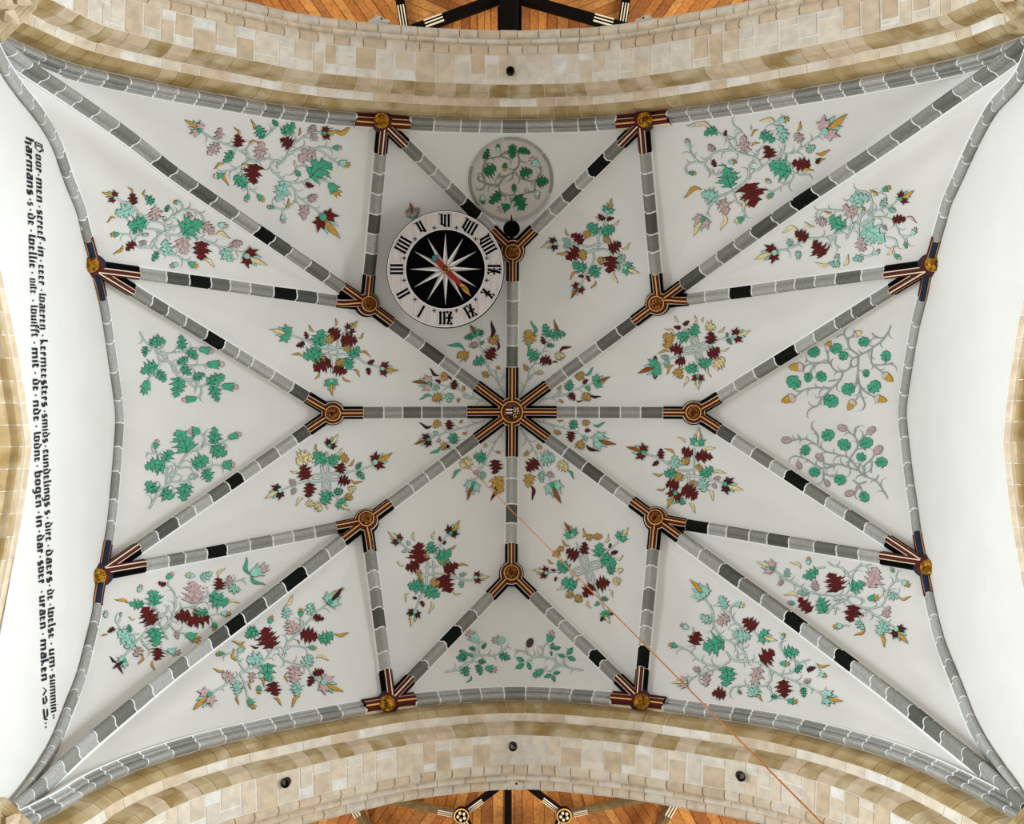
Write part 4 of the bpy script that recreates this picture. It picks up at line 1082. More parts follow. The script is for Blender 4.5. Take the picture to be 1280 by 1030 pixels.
            nm = 'acorn'; pa.shape(xf([(.3, .28), (.55, .33), (.8, .22), (1, 0), (.8, -.22), (.55, -.33), (.3, -.28)], x, y, x2, y2, 0.85), PM['y'] if rnd.random() < 0.6 else PM['w'], lw=0.36)
            pa.shape(xf([(0, .16), (.12, .34), (.34, .40), (.38, 0), (.34, -.40), (.12, -.34), (0, -.16)], x, y, x2, y2, 0.85), PM['a'], lw=0.36, lev=0.007)
        elif kind == 'C':      # hop cone or rose head
            nm = 'cone'; cx, cy = (x+x2)/2, (y+y2)/2
            pa.shape(ell(cx, cy, L*0.52, L*0.36, ang), col0, lw=0.36)
            for j in range(3):
                for i in range(3):
                    u, v = -0.3+0.3*j, -0.2+0.2*i; e = xf([(0.5+u-0.1, v), (0.5+u+0.05, v+0.06), (0.5+u+0.12, v-0.04)], x, y, x2, y2, 1)
                    pa.ribbon(cat_rom(e, 2), 0.22, 0.0165, PM['stemline'])
        elif kind == 'K':      # interlaced knot: x, y, radius, rotation
            nm = 'knot'; r = a[2]/sc
            for q in range(4):
                an = math.radians(a[3])+q*math.pi/2; cx, cy = x+math.cos(an)*r*0.52, y+math.sin(an)*r*0.52
                loop = np.array(ell(cx, cy, r*0.5, r*0.24, an, 22)); loop = np.vstack([loop, loop[:2]])
                inner = np.array(ell(cx, cy, r*0.30, r*0.09, an, 22)); inner = np.vstack([inner, inner[:2]])
                pa.ribbon(loop, 0.95, 0.004, sl); pa.ribbon(loop, 0.55, 0.008+0.001*q, sm); pa.ribbon(inner, 0.3, 0.006, sl)
        pa.build(nm, t)
    return t

motif('large spray of red, green and pink leaves near clock-side arch, inscribed-wall corner', 220, 140, 5.565,
 "170,130 260,185 340,220 430,260 500,305 560,345 640,325 720,350 700,390;690,420 740,470 810,520 840,580 920,640 1000,700;690,380 750,340 790,260 850,200 920,150 1020,135;720,330 660,360 670,410 690,430;760,485 860,490 960,460 1070,490;800,280 880,245 960,255 1040,290 1080,330 1140,355;970,250 1030,245 1100,250;560,345 500,340 460,400 470,470 510,530 570,570;500,510 505,580;510,310 490,260 540,200;600,180 660,140 700,80;830,560 830,610 770,670 660,665;740,670 740,710;470,370 410,400 350,410 310,430;930,460 940,420 890,375 840,385 830,420",
 "Fpy170,130,60,45;Fry1010,715,1140,885;Fry1020,145,1140,128;Hy1100,132,1245,112;Wr425,245,430,150;Hy440,165,410,95;Lg610,185,565,90;Hy540,120,530,45;Lg735,150,830,75;Wr800,240,725,180;Hy850,165,870,105;Lp575,330,600,200;Hy510,220,580,195;Lp290,190,310,105;Lp290,215,220,300;Lg390,265,335,355;Hy335,360,255,385;Hy455,365,515,360;Wr560,360,530,505;Wg490,520,405,440;Hy345,415,350,520;Bw330,440,250,445;Bp505,570,480,630;By565,575,620,625;Lp970,265,850,340;Wg930,460,1080,345;Hw850,385,810,335;Bg830,405,870,450;By1135,345,1220,375;Bp1090,245,1160,250;Lr900,490,960,520;By1065,495,1145,590;Lt755,475,705,630;Hy760,670,795,600;Bp680,665,625,655;Bp740,710,750,780;Lp920,620,985,575;Lp895,645,885,755;Lp930,150,970,85;Lp935,160,990,195;Lg705,95,670,50")
motif('floral spray with red and teal leaves close to inscribed wall, clock-side corner', 115, 220, 5.565,
 "170,155 230,185 290,210 340,270 400,310 470,320 540,345 600,345;390,365 460,375 520,400 600,415 700,420 790,445 880,485 980,510 1060,535;620,335 540,375 470,410 440,440 450,500 520,545 600,555 640,580 690,600;430,440 400,490 340,500 300,470 310,420 360,380;300,470 260,410 190,400;520,310 580,270 630,235 710,235 770,280 790,340;630,235 630,190;540,300 570,250 540,210;440,190 450,230",
 "Fry165,150,65,105;Wr290,200,275,115;Hy280,120,255,65;Lg435,180,365,140;Hy365,140,360,90;Wt280,215,160,265;Hy165,290,95,312;Wp455,305,430,210;Lg515,250,535,195;By500,275,510,320;By620,180,560,180;Wg380,310,245,345;Lg310,350,290,410;By190,400,120,410;Lr300,455,235,520;Hy215,480,155,555;Lp380,475,325,455;Bp350,410,400,405;Lt545,550,500,440;Lg460,525,420,595;Wp635,425,650,550;Bp600,610,535,630;By670,600,745,635;Wr765,450,755,590;Hw775,580,865,625;Wg630,405,770,310;Lp785,320,845,410;Hw860,405,970,415;Lp665,250,700,290;Bp880,330,955,355;Lp965,490,1050,455;Lt920,500,975,600;Frw1065,545,1220,625")
motif('large spray of red, green and pink leaves near clock-side arch, plain-wall corner', 840, 135, 5.565,
 "320,170 380,205 430,290 500,320 570,340 620,390 600,430 550,420 530,400;530,500 540,400 580,350 600,300 580,300;530,490 430,570 350,605 280,660 240,740;430,295 340,295 270,330 230,390 270,450 330,460 370,400;220,380 170,365 130,300 125,270;180,370 110,390 90,430 110,460;620,410 680,370 760,320 840,315 910,270 980,220 1050,170;770,320 780,250 770,180 720,120 690,110;680,375 790,370 830,410 840,460 830,500 720,570 700,600;840,445 900,465 960,455;430,580 450,650 500,700 500,760;450,270 440,190 480,160 430,120;550,120 550,150;700,100 760,85",
 "Lg315,150,220,185;Ha270,130,100,105;Lr370,195,375,150;Bp120,265,100,205;Lp300,295,250,250;Lr305,410,285,355;Hw285,430,265,475;By390,375,460,370;Wg410,555,375,410;Hg380,420,320,385;By115,450,175,455;Lp520,315,495,185;Hy555,265,610,230;Wr675,350,660,255;Lg620,165,715,235;Hy600,150,540,190;Lt780,235,750,110;By740,85,825,70;Hw720,100,610,70;Wp905,235,860,170;Hy870,160,905,90;Fpy1050,165,1225,40;Lt930,300,1000,260;Hy1000,315,1110,300;Lr1000,385,1040,345;Hy1030,370,1070,345;Lr965,400,830,380;Hy900,440,990,420;Wg830,440,670,395;By690,520,645,490;By705,590,655,630;Wr515,525,580,690;Hw490,700,490,610;Bw500,760,430,800;Wt315,630,200,590;Hy205,565,70,605;Wp330,640,390,740;Hw360,735,355,855;Fpw225,760,145,890")
motif('floral spray with teal leaves and pink blooms close to plain wall, clock-side corner', 930, 225, 5.565,
 "230,490 330,470 430,410 540,400 630,380 720,330 790,290 820,220 880,220 890,140 850,80 780,90 740,140;800,420 800,300 830,230;710,410 750,330 740,260 690,215 600,205 520,210 490,260;790,340 850,280 940,255 1030,275 1070,340 1090,380 1160,390;860,250 930,210 1020,180 1080,130;900,110 960,80;640,385 590,440 570,500;640,400 630,440 670,470;990,395 1050,410 1060,450 1030,480;820,520 850,530 920,515;1130,380 1130,440;1040,490 1050,530;1160,385 1185,340",
 "Frw225,495,70,550;Wr450,400,350,360;Hw370,340,260,350;Wr570,515,475,425;Hw590,575,495,590;Lt670,580,590,580;Bp640,570,655,505;Hw690,595,740,520;Lt830,525,755,560;Lt320,465,310,405;Lt370,490,380,555;Lp580,285,490,285;Hw490,320,415,300;Hy610,220,555,225;Wg710,320,585,265;Wp785,235,685,180;By800,190,850,205;Lt740,150,875,110;Hy930,110,875,60;By960,70,1030,45;Fry1085,130,1190,70;Lt960,190,990,120;Lt1000,200,1060,215;Lr1030,270,1130,270;Hp1130,255,1210,290;Lp970,310,995,355;Wt830,320,985,430;Lp830,500,805,390;Bp920,520,945,475;Hw990,520,1055,460;Bw1045,520,1100,550;Bp1170,380,1205,325;By1125,430,1130,480")
motif('floral spray with red leaves close to inscribed wall, cord-side corner', 120, 685, 5.565,
 "190,760 250,690 300,630 360,570 430,520 480,460 510,400;500,640 460,560 440,500 430,440;470,560 540,480 600,420 690,400 780,330 870,290 960,240 1040,210;500,480 520,540 560,580 640,600;300,600 220,595 170,560 130,500;160,520 170,480;310,620 340,680 400,710 500,715;540,450 555,380 540,300 500,260;430,430 370,390 320,380;690,410 740,440 790,465 870,460;790,465 820,520",
 "Ftn205,785,110,845;Hn170,800,175,885;Hn150,795,85,760;Wr400,535,330,410;Hw270,495,220,485;Hy380,460,430,485;Lg335,390,225,390;Hy225,385,130,350;Wg405,405,390,290;Lr490,250,430,245;Bp490,215,545,170;Bp295,310,320,250;Bp170,480,175,445;Bp65,490,68,430;Lr130,560,80,590;Hy80,605,35,610;Wt255,640,140,590;Lt270,650,195,700;Lg240,590,225,530;Wp310,690,270,760;Hy320,745,305,820;Wg390,560,425,690;Wr430,695,420,790;Hy395,785,400,860;Bp500,715,595,735;Lp560,580,570,640;By630,600,735,655;Wr660,465,545,485;Lr790,480,630,530;Lg780,450,670,460;By870,460,945,460;By825,520,825,590;Wp660,390,690,230;Hw740,285,780,270;Bw690,195,615,190;Lt730,220,810,170;Wr850,295,855,205;Hw850,205,890,130;Lp910,270,935,190;Lt920,280,1010,295;Wg790,330,925,390;Hw920,385,1000,370;Hg1070,185,1030,65;Hg1080,195,1170,275;Bp1075,190,1210,120")
motif('large spray of red, green and pink leaves near cord-side arch, inscribed-wall corner', 230, 725, 5.818,
 "200,825 290,770 370,720 430,660 500,640 590,580 640,510 700,490 740,530 720,560 690,530;720,560 740,480 780,430 850,370 910,290 980,220 1040,180;690,540 740,590 820,610 890,630 930,690 990,750;430,650 400,600 390,540 410,510;400,590 350,540 290,535;410,690 440,760 460,860;560,640 545,720;850,360 850,260;760,300 740,260;800,480 900,490;620,380 630,330;560,380 520,380;650,700 640,770;800,740 820,770",
 "Fpy195,830,60,950;Wp365,710,270,690;Hy290,660,205,655;Wt370,740,390,840;Hy390,840,390,915;By465,870,520,945;Lp500,670,490,750;Hy485,740,475,805;Wt575,570,450,590;By390,530,445,480;By290,535,225,545;Hy380,590,345,500;Wg540,375,440,410;Hy440,450,345,460;Wr640,500,580,345;Hr545,490,475,485;By620,320,645,255;Wg610,605,615,745;Hy550,715,595,775;By545,770,545,840;Wr650,740,670,850;Hy650,860,720,910;Wp790,620,805,755;Hy745,680,745,750;Wt800,750,830,850;Hy840,845,770,925;Wt875,630,930,545;Hw960,570,1060,570;Lr935,690,1020,660;Lr925,700,910,780;Fpy1000,745,1160,820;Wp790,400,760,285;Wt740,280,740,190;Hw735,185,805,115;By850,270,850,200;Wt930,260,920,165;Lr940,260,1020,290;Wr845,390,975,420;Hy835,470,830,430;Wg975,430,1095,400;Hy1100,395,1205,395;By905,490,970,500;Ftn1050,175,1160,55;Hy1090,125,1160,50")
motif('large spray of red, green and pink leaves near cord-side arch, plain-wall corner', 825, 715, 5.333,
 "300,180 350,260 360,360 420,440 500,480 560,530 580,590 530,590 510,560 560,540;440,530 480,580 540,600 640,600 720,640 800,690 900,730 1000,770 1100,830;470,590 400,630 310,615 240,570 180,520 110,490;420,630 330,660 240,695 180,740;490,450 490,400 540,370 480,310 470,240 500,210;730,660 740,720 700,760 620,760 540,760 490,770;800,685 880,670 920,610 1000,585;880,560 910,600;830,550 800,490 820,450;610,370 640,410 690,420;730,760 760,830 850,850;220,370 230,440 230,520;480,770 460,820;1040,610 1080,680",
 "Fty300,165,200,45;Lt445,245,400,155;Bw500,210,570,230;Wp460,295,380,345;Lt350,330,265,290;Wr635,385,555,310;Fgw670,420,785,465;By810,450,835,405;Wr670,595,765,525;Wg825,550,930,530;Wt500,440,610,425;By800,610,875,615;Lg900,670,955,620;Lr980,660,1040,635;Hy1050,615,1135,635;By1065,680,1120,700;Lp960,740,1010,715;Lg960,770,960,840;Fty1095,835,1225,870;Wr825,720,830,845;Lg740,830,795,840;By850,860,925,870;Lp665,635,630,765;Wt650,765,590,835;Hy670,820,675,870;Wg440,630,445,770;Wr440,825,345,805;By520,790,545,820;Lp270,670,220,635;Lp310,670,305,770;Fpw180,740,75,740;Wg430,465,285,515;Wr230,490,255,395;Bp190,380,130,345;By115,500,50,480")
motif('floral spray with dark red leaves close to plain wall, cord-side corner', 935, 685, 5.818,
 "190,160 260,220 340,260 420,310 500,335 600,345 720,345 830,370 840,400;580,100 620,130 690,150 740,220 740,290 710,340;740,310 760,200 800,140 900,120;620,380 700,370 760,410 860,440 950,430 1000,380 1020,300 1080,240 1140,240;860,440 920,490 990,530 1070,580;570,480 620,420 700,390;640,430 630,490;560,140 500,150 490,180;1080,240 1075,190;1020,345 1080,345;940,250 980,290 1010,330;690,560 740,570;840,470 820,510",
 "Fpw185,155,60,95;Lp250,230,225,280;Lt280,215,290,145;By440,125,440,60;Lg510,160,395,220;Hw385,150,310,90;Wp490,310,490,235;Lt440,330,355,320;Hw360,360,260,325;Lr460,465,365,360;Bp340,410,285,390;Wg560,475,515,360;Wr640,325,600,175;Hw690,260,665,200;Wg750,315,845,245;Wp880,290,940,140;Bw930,120,960,110;Bw1060,180,1035,140;By1120,240,1185,285;Lt1020,345,1105,360;Hy1100,365,1190,365;By870,370,965,360;Lp1010,510,1020,420;Wr770,415,740,545;Hn780,450,840,510;Lt790,530,845,595;Hy850,590,775,650;By690,570,610,575;Wt1000,535,955,640;Hy960,630,1005,725;Fny1075,590,1165,705")
motif('diamond-shaped leaf cluster with knot between clock-side diagonal boss and inscribed-wall ridge boss', 330, 385, 7.111,
 "520,360 600,375 720,355;655,260 655,330 655,450;600,420 720,410 830,440 900,490 1040,530;600,580 600,480 580,400 580,310;520,355 420,310 330,270 240,240;680,250 740,190;560,345 720,350;540,400 600,420",
 "Fgw230,240,45,180;Lr380,275,370,205;Lr360,300,285,345;Wg505,345,510,185;Hy445,210,390,150;Wr665,275,580,180;Hy635,160,645,85;Wr680,290,835,290;Hy840,270,895,225;Fry745,200,840,110;Wy620,295,525,270;Wy720,330,760,390;Wg750,425,855,350;Hy860,395,955,415;Wg510,370,350,450;Hy340,430,240,400;Ly545,480,490,395;Wr590,460,440,560;Hy490,570,460,645;Wr620,525,740,575;Hy700,610,765,670;Wy640,510,710,450;Wg720,440,775,550;Hy790,545,865,605;Lr920,490,985,465;Lr920,530,935,600;Fry1040,535,1200,560;Fgy595,635,605,785", thorns=False, sw=1.15)
motif('diamond-shaped leaf cluster with knot between cord-side diagonal boss and inscribed-wall ridge boss', 325, 535, 7.111,
 "600,300 605,210;700,430 800,390 900,370 1000,330;450,470 350,490 220,540;640,570 700,640",
 "K585,440,150,85;Fnw610,165,700,55;Wg600,305,465,220;Hy510,205,485,140;Wg605,320,700,240;Hw660,240,745,185;Ww450,230,320,315;Wy710,250,790,300;Wr430,455,375,325;Hw335,390,260,390;Hy780,340,850,285;Wr715,410,730,305;Wr700,450,805,490;Hy810,460,915,495;Lg860,370,900,300;Lg870,380,930,460;Fry1010,315,1185,225;Wr440,485,430,625;Hw390,625,305,685;Lp310,520,265,450;Lp310,530,290,600;Fnw190,550,35,630;Ww480,670,405,680;Ww480,670,545,740;Wg635,570,545,675;Wg655,575,745,560;Wy760,590,820,640;Ww790,560,855,520;Fgw700,655,800,745;Hw590,680,600,730", thorns=False)
motif('diamond-shaped leaf cluster with knot between clock-side diagonal boss and plain-wall ridge boss', 785, 385, 8.0,
 "600,240 560,200;830,370 920,310 1050,290;560,450 440,500 320,570;695,550 700,650",
 "K685,405,150,75;Lr550,170,615,125;Lr530,195,455,190;Hw510,140,455,75;Wg630,275,690,155;Wg610,290,475,265;Hw665,150,680,65;Ww770,180,880,195;Hw750,140,745,85;Hw460,260,370,190;Wy455,330,350,260;Wy440,330,350,390;Wr550,440,410,400;Hy410,435,290,440;Wr820,365,830,230;Hw900,240,980,195;Lg990,290,990,240;Lg985,310,1040,365;Frw1055,285,1235,225;Wr795,475,920,400;Hw930,425,1020,405;Ww850,590,970,500;Wg705,560,840,530;Wg690,575,575,630;Wr575,530,465,540;Hy460,570,370,660;Wy470,610,545,710;Hw590,680,570,790;Hw800,620,825,700;Frw700,670,700,825;Fgo310,580,90,650;Lr270,530,275,470;Lr270,640,270,715;Lt405,500,325,480;Lt400,520,370,600", thorns=False)
motif('diamond-shaped leaf cluster with knot between cord-side diagonal boss and plain-wall ridge boss', 775, 530, 8.0,
 "740,240 740,400 740,510;550,460 650,465 740,460;680,480 680,600 600,650;640,520 780,525 900,550 1030,590;570,450 480,400 380,340 250,300",
 "Fro255,295,60,220;Lr410,355,405,240;Lr385,370,320,420;Hy540,300,450,230;Wt570,445,540,305;Wr730,300,610,260;Hw650,190,580,115;Fgw770,215,790,30;Lr750,330,935,330;Hw840,270,960,225;Wy690,340,620,410;Ly770,400,820,470;Wg560,480,435,500;Hy430,500,320,510;Wy600,485,555,580;Wr590,635,455,600;Hy450,640,360,670;Fry560,685,465,850;Lg540,700,655,805;Wr620,640,775,740;Hw690,790,765,890;Wy700,580,770,600;Wg800,515,935,435;Hw930,490,1060,475;Wt800,550,850,685;Hw880,660,950,765;Lp940,560,1010,530;Lp930,590,960,650;Fnw1035,600,1235,670", thorns=False, sw=1.3)
motif('leaf cluster with knot beside the ridge rib, clock side, plain-wall half', 670, 245, 7.357,
 "400,450 480,465 570,440;570,330 575,460;525,480 530,600 470,700 420,800;480,510 640,490 720,570 820,650;330,440 420,455;570,390 640,230 655,160;600,430 560,480",
 "Fgy655,150,700,15;Lr630,220,570,165;Lr650,220,720,200;Hw570,230,550,180;Hw710,260,775,230;Wg570,345,475,255;Wg595,335,730,290;Wr425,440,330,340;Hy310,360,255,300;Wy510,360,430,335;Wy620,380,690,420;Wr670,490,785,430;Hw790,485,880,440;Wr390,470,280,590;Hy285,500,185,550;Wy400,495,455,590;Fnw190,430,40,470;Lt320,430,240,395;Lt320,440,250,475;Wg470,660,330,625;Wg510,640,575,750;Hy380,695,300,765;Wy580,560,610,640;Wr690,545,680,715;Hw720,700,745,810;Hy550,780,510,860;Wt750,600,820,540;Lt740,620,770,690;Fgw815,650,955,715;Lr440,740,385,740;Lr470,730,495,790;Fro410,820,315,945", thorns=False, sw=1.2)
motif('leaf cluster with knot beside the ridge rib, cord side, inscribed-wall half', 475, 645, 7.36,
 "440,420 430,540 420,660 370,740 330,860;490,410 495,590;410,470 540,465;400,550 540,530 650,550 780,590 860,590;500,390 560,260 620,170;380,440 270,320 190,250",
 "Fny640,170,740,40;Lr560,235,545,185;Lr585,265,605,225;Hw490,220,490,135;Hy640,300,710,275;Wg490,345,460,235;Wg510,385,665,330;Frw180,240,70,140;Lt270,275,250,225;Lt250,320,200,330;Wr380,440,345,240;Hw320,230,295,145;Wy450,390,395,345;Wy560,450,590,390;Wr590,515,725,440;Hy720,465,815,440;Wr365,455,230,480;Hw220,460,145,425;Wy380,550,330,500;Ly390,600,360,555;Wr590,535,640,715;Hw670,700,745,730;Wy460,600,565,640;Wg410,640,250,640;Wg430,640,540,755;Hw265,710,220,790;Hw470,790,465,905;Lr340,760,295,750;Lr380,780,400,840;Fnw320,870,275,1025;Lt730,550,800,530;Lt740,600,755,665;Frw870,570,1010,560", thorns=False, sw=1.2)
motif('leaf cluster with knot behind the cord beside the ridge rib', 655, 645, 7.36,
 "520,360 480,240;690,390 780,310 870,240;650,620 690,740 740,860;430,500 330,510 220,520",
 "K578,480,150,70;Fgo450,190,370,50;Hy540,200,560,110;Wy570,190,640,195;Wy640,200,725,185;Wr545,355,565,235;Wr505,375,385,310;Hy420,275,335,230;Wy370,310,310,290;Wy330,330,260,365;Wg700,380,690,245;Hw740,245,795,170;Lr790,300,800,250;Lr800,340,870,330;Fgw875,215,970,105;Wg700,410,855,430;Lg790,540,830,430;Hw850,400,925,370;Ww860,510,915,490;Ww860,560,850,645;Wg415,500,305,415;Wg480,660,345,590;Hy270,440,210,405;Lr290,510,245,490;Lr300,560,285,605;Frw215,530,75,490;Hw350,650,300,690;Wy460,720,380,740;Wy470,730,535,795;Wr640,640,545,745;Wr660,630,795,610;Hw780,680,830,745;Hw590,780,600,860;Hy480,610,510,570;Lg710,760,780,770;Lg690,790,650,830;Fgw740,880,790,1000;Lr740,930,700,970;Lr785,900,830,905", thorns=False)
motif('small pink and ochre painted flower peeking out above the clock dial', 475, 250, 6.24, "255,170 252,120", "Fpo252,125,235,10;Lp250,120,200,75;Lp255,120,310,60;Lt245,140,215,110;Lt255,140,300,105", thorns=False)
motif('green thistle sprig with long buds on inscribed-wall side, towards the clock', 165, 405, 8.533,
 "85,80 130,170 200,240 300,280 380,310 540,290 700,250;250,270 280,350 290,450 230,520 170,590;290,300 380,390 430,430 550,440 700,440 800,430;420,440 480,540 580,600 660,660 760,660 860,650 960,660;740,670 740,740 690,790;560,590 640,590 720,640",
 "Lg180,215,365,170;Lg150,235,135,355;Lg540,275,525,110;Lg590,275,700,375;Lg480,415,600,355;Lg540,440,630,550;Lg650,590,785,530;Lg275,440,85,515;Lg270,490,355,620;Lg495,565,465,790;Lg800,640,995,545;Lg850,655,920,835;Tp720,260,875,300;Tp800,430,990,430;Tp960,660,1140,675;Tp690,795,530,810;Bg170,595,115,765", group='green flower sprigs near the walls')
motif('green thistle sprig with round pink heads on inscribed-wall side, away from the clock', 170, 525, 8.533,
 "140,950 200,850 240,760 330,700 400,600 450,500 530,380 600,330 700,300 740,260 860,260 980,210;320,690 330,560 310,440 260,370 110,350;230,350 200,310;460,510 600,500 720,520 840,480 930,480;730,260 735,200 680,130;380,660 470,660 570,640;340,600 400,540",
 "Wg215,775,110,650;Wg290,740,400,840;Wg540,675,495,870;Lg315,490,85,490;Wg310,445,380,320;Wg545,350,450,95;Lg815,260,850,70;Wg810,275,970,380;Wg605,495,775,400;Wg730,530,795,660;Bp200,310,235,200;Tp685,120,560,125;Tp985,195,1130,145;Tp925,480,1060,480;Bp565,625,670,580", group='green flower sprigs near the walls')
motif('oak sprig with yellow acorns on the plain-wall side', 970, 400, 8.258,
 "1190,55 1130,170 1060,240 960,310 850,370 780,410 760,490 700,530 610,520 550,440 530,350 510,300;690,540 660,620 570,710 470,810 430,880 350,915;560,700 400,700 290,720 200,790;850,380 845,560 860,660 880,780 920,870 890,930;870,700 950,760 1030,800;860,780 820,820;990,300 980,400 1000,460 1110,550;1010,465 1120,460 1210,440;540,440 410,440 290,470;400,440 350,540;850,360 760,290 740,200 800,160;740,210 690,150 620,180;1090,190 1020,170 990,130;310,440 310,410;840,560 820,690;610,620 540,630",
 "Og450,310,325,350;Og565,320,680,265;Og655,400,740,335;Og850,240,965,205;Og1135,430,1140,310;Og335,540,325,645;Og425,540,510,625;Og245,690,115,590;Og490,810,645,860;Og815,690,675,735;Og955,730,1075,640;Og930,590,930,505;Ay800,155,890,115;Ay515,290,570,210;Ay280,480,125,490;Ay190,790,50,845;Ay805,825,740,935;Ay1020,800,1150,835;Ay1105,550,1210,635", group='green flower sprigs near the walls', sw=0.85, stemm=PM['stemgrey'])
motif('hop vine sprig with pink cones on the plain-wall side', 970, 520, 8.258,
 "1155,850 1100,760 1030,670 910,620 850,560 760,440 640,400 500,360 420,300 300,240 160,255;250,240 220,190;430,290 430,200 360,120;770,430 840,320 830,240 730,140;840,280 940,180;810,190 820,130 850,110;760,450 750,520 850,570;750,530 640,500 520,540 420,520 320,450 190,410;640,500 520,500 480,470;490,560 490,640 520,680;500,600 590,630;910,610 910,520 980,450 1050,370;930,680 850,700 790,660;870,720 810,790;870,730 890,790;230,450 220,480;1030,660 1060,610;990,480 980,590",
 "Og470,220,605,175;Og765,335,640,260;Og865,310,1000,250;Og925,450,830,400;Og1025,485,1155,475;Og300,410,305,295;Og455,595,335,565;Og600,640,725,675;Og875,790,950,885;Cp735,140,635,110;Cp940,180,1025,120;Cp1015,395,1095,310;Cp160,250,55,250;Cp485,465,415,395;Cp225,475,250,550;Cp510,660,545,730;Cp805,785,710,815", group='green flower sprigs near the walls', sw=0.85, stemm=PM['stemgrey'])
motif('rose sprig with pink tipped green buds by the cord-side arch', 550, 775, 6.737,
 "40,440 150,420 240,370 320,300 420,300 500,285 580,200;330,290 320,200;260,350 160,400",
 "Bp325,185,215,85;Bp550,170,425,170;Bp380,405,490,425;Lg300,250,240,235;Lg355,245,390,190;Lg205,345,180,245;Lg210,340,135,310;Wg200,395,235,475;Hg260,470,230,540;Lg310,375,345,470;Lg320,355,390,355;Lg500,290,595,330;Lg280,310,235,280", group='green flower sprigs near the walls')
motif('rose sprig with a dark bloom and plain oval leaves by the cord-side arch', 550, 775, 6.737,
 "1210,425 1100,405 1000,370 930,320 800,310 740,290 690,260 630,250;860,310 870,230 905,190;1040,390 1040,330 1080,290;980,370 930,440;720,360 800,310;720,270 730,230;900,390 860,430",
 "Eg710,350,640,315;Eg710,370,635,410;Eg740,360,765,425;Eg935,250,955,190;Eg950,245,1020,230;Eg935,260,940,305;Eg1055,310,990,290;Eg1070,295,1120,230;Eg1075,310,1145,340;Eg940,460,875,485;Eg950,455,1015,440;Eg945,465,970,525;Bg870,420,775,480;Cn740,230,775,155;Bp915,190,950,80", group='green flower sprigs near the walls')
GC = 'small flower sprays around the central boss'
def cl(n): return 'small flower spray at the shield boss ' + n
motif(cl('just beneath the clock dial, against ridge rib'), 505, 395, 8.585, "1090,850 1000,700 900,560 880,470 830,350 790,240;1000,690 990,580;1030,710 1075,640 1050,620",
 "Fgo785,215,705,85;Lg755,210,640,240;Lg800,210,850,150;Hg645,355,465,290;Wy695,450,565,405;Wg865,470,735,515;Lp795,310,690,320;Lg820,310,865,265;Wr895,465,975,335;Hr1000,370,1020,250;Wy955,315,990,195;Hn930,235,960,45;Ly910,660,835,595;Ly990,545,1035,570", group=GC, sw=0.8)
motif(cl('on clock side, beside inscribed-wall ridge rib'), 505, 395, 8.585, "930,930 750,880 620,810 540,770 400,740 290,730;740,890 640,880",
 "Fpo290,725,80,700;Lr395,715,335,685;Wy460,610,405,695;Hn375,640,260,565;Wr530,790,545,680;Hr510,690,460,630;Lt385,760,300,795;Wt480,825,490,935;Wy415,870,295,895;Hg300,860,160,880;Ly650,800,630,745;Ly590,880,580,935", group=GC, sw=0.8)
motif(cl('on clock side, beside clock ridge rib, plain-wall half'), 640, 395, 8.585, "90,850 160,700 190,580 270,470 340,360 400,250;180,690 260,600",
 "Lg410,225,335,85;Lg415,225,580,185;Ho440,190,480,35;Lr355,300,315,215;Lg375,320,460,320;Wy215,300,155,145;Hg230,210,230,45;Wg290,460,165,380;Hg175,370,150,240;Wr300,465,430,510;Hr430,500,500,490;Ww460,450,570,415;Hr510,385,640,310;Ly170,590,125,515;Lw265,605,345,615", group=GC, sw=0.8)
motif(cl('on clock side, beside plain-wall ridge rib'), 640, 395, 8.585, "250,930 400,880 560,850 640,800 760,760 880,715;420,880 520,800",
 "Wg610,805,625,680;Wy690,680,770,600;Hg780,640,885,555;Lr760,725,815,680;Fgo880,715,1060,650;Wr610,835,680,905;Hr690,910,760,915;Wy750,845,850,900;Hn840,845,960,880;Lg785,760,840,800;Ly485,795,525,745;Ly500,900,555,930", group=GC, sw=0.8)
motif(cl('where the cord is fixed, beside inscribed-wall ridge rib'), 505, 510, 4.741, "480,75 400,100 320,125 230,150 150,185",
 "Fno155,185,55,215;Hn165,105,85,100;Wy220,85,170,110;Wr270,130,265,65;Ly330,90,350,70;Wg295,215,300,145;Lp220,190,190,200;Lt205,150,170,145;Wy255,205,220,250;Hg215,230,155,280;Ly345,150,375,150", group=GC, sw=0.8)
motif(cl('on cord side, crossed by the cord'), 505, 510, 4.741, "600,120 550,190 500,280 450,380 420,430",
 "Wg485,300,410,280;Ww400,305,335,350;Hg340,365,275,415;Lw475,235,490,210;Ly545,260,575,265;Wr535,305,540,395;Wy540,405,570,510;Hr540,460,525,555;Lt470,375,465,425;Lp445,370,410,390;Fto415,440,370,550", group=GC, sw=0.8)
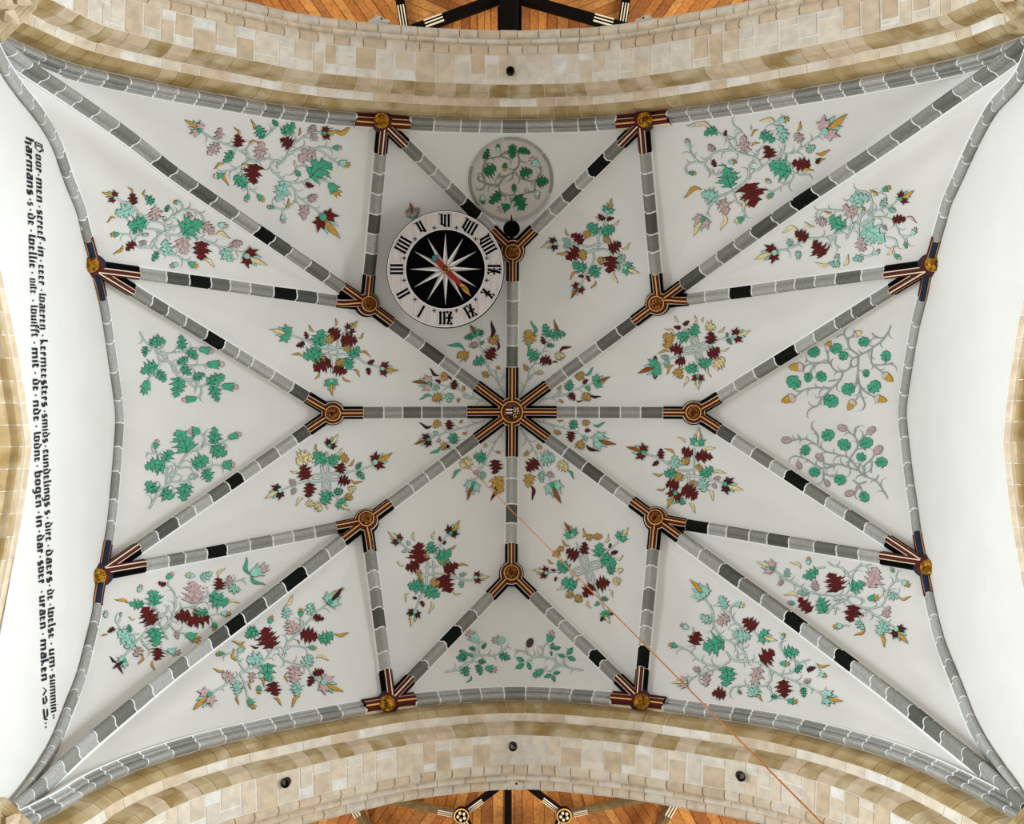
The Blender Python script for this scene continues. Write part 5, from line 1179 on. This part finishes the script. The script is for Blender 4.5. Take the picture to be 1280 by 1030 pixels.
motif(cl('on cord side, beside cord ridge rib, plain-wall half'), 505, 510, 4.741, "690,120 740,200 790,290 830,380 870,430",
 "Ly740,255,710,285;Ly785,220,820,240;Wr795,310,725,375;Wy745,390,735,475;Hr755,460,770,550;Wt810,310,895,290;Ww915,320,975,370;Hg970,370,1015,420;Lt820,375,815,445;Lp850,380,890,410;Fto875,445,930,570", group=GC, sw=0.8)
motif(cl('on cord side, beside plain-wall ridge rib'), 505, 510, 4.741, "780,75 880,100 980,130 1080,170 1130,185",
 "Ly910,70,945,75;Ly890,140,935,150;Wg990,125,1015,65;Wy1055,90,1105,85;Hg1120,100,1195,95;Wr1000,140,985,205;Lr1070,130,1110,135;Lt1070,160,1080,200;Wy1030,195,1065,245;Hn1080,220,1155,268;Fto1130,185,1260,220", group=GC, sw=0.8)
# scrolls painted on the round hatch
PM['hatchg'] = mat('ornament_bottle_green', (26,116,72), 0.8, var=0.15, scale=20)
_pg, _pst, _psl = PM['g'], PM['stem'], PM['stemline']
PM['g'] = PM['hatchg']; PM['stem'] = mat('ornament_olive_stem', (146,150,126), 0.8); PM['stemline'] = mat('ornament_olive_line', (104,110,86), 0.8)
hmap = lambda p, o: V(np.array(HC)+(p-np.array((638.5, 225.5)))*0.95, o+0.028)
motif(None, 570, 160, 6.057,
 "430,110 470,180 480,270 440,330 340,400 320,470 350,520 440,525;450,340 500,390 600,410 650,360 660,290;610,410 600,490 540,500 530,470;320,440 220,430 190,350 220,240 330,210 370,170;220,430 150,400 170,370;215,435 180,480 140,475;410,540 420,600;330,210 400,230;480,240 520,260;370,370 310,380 330,350;440,340 420,400",
 "Lg425,115,430,235;Lg470,165,575,180;Lg215,235,230,145;Wg200,345,300,295;By370,260,365,335;Bg310,170,315,105;Wg490,365,590,320;Bp640,285,560,215;Wg625,440,715,395;Bp630,485,630,565;Lg325,495,245,595;Bg440,495,440,425;Wg450,525,525,645;Bp410,605,300,645;Bg185,520,195,605", mapf=hmap, parent=hatch, sw=0.95)
PM['g'], PM['stem'], PM['stemline'] = _pg, _pst, _psl
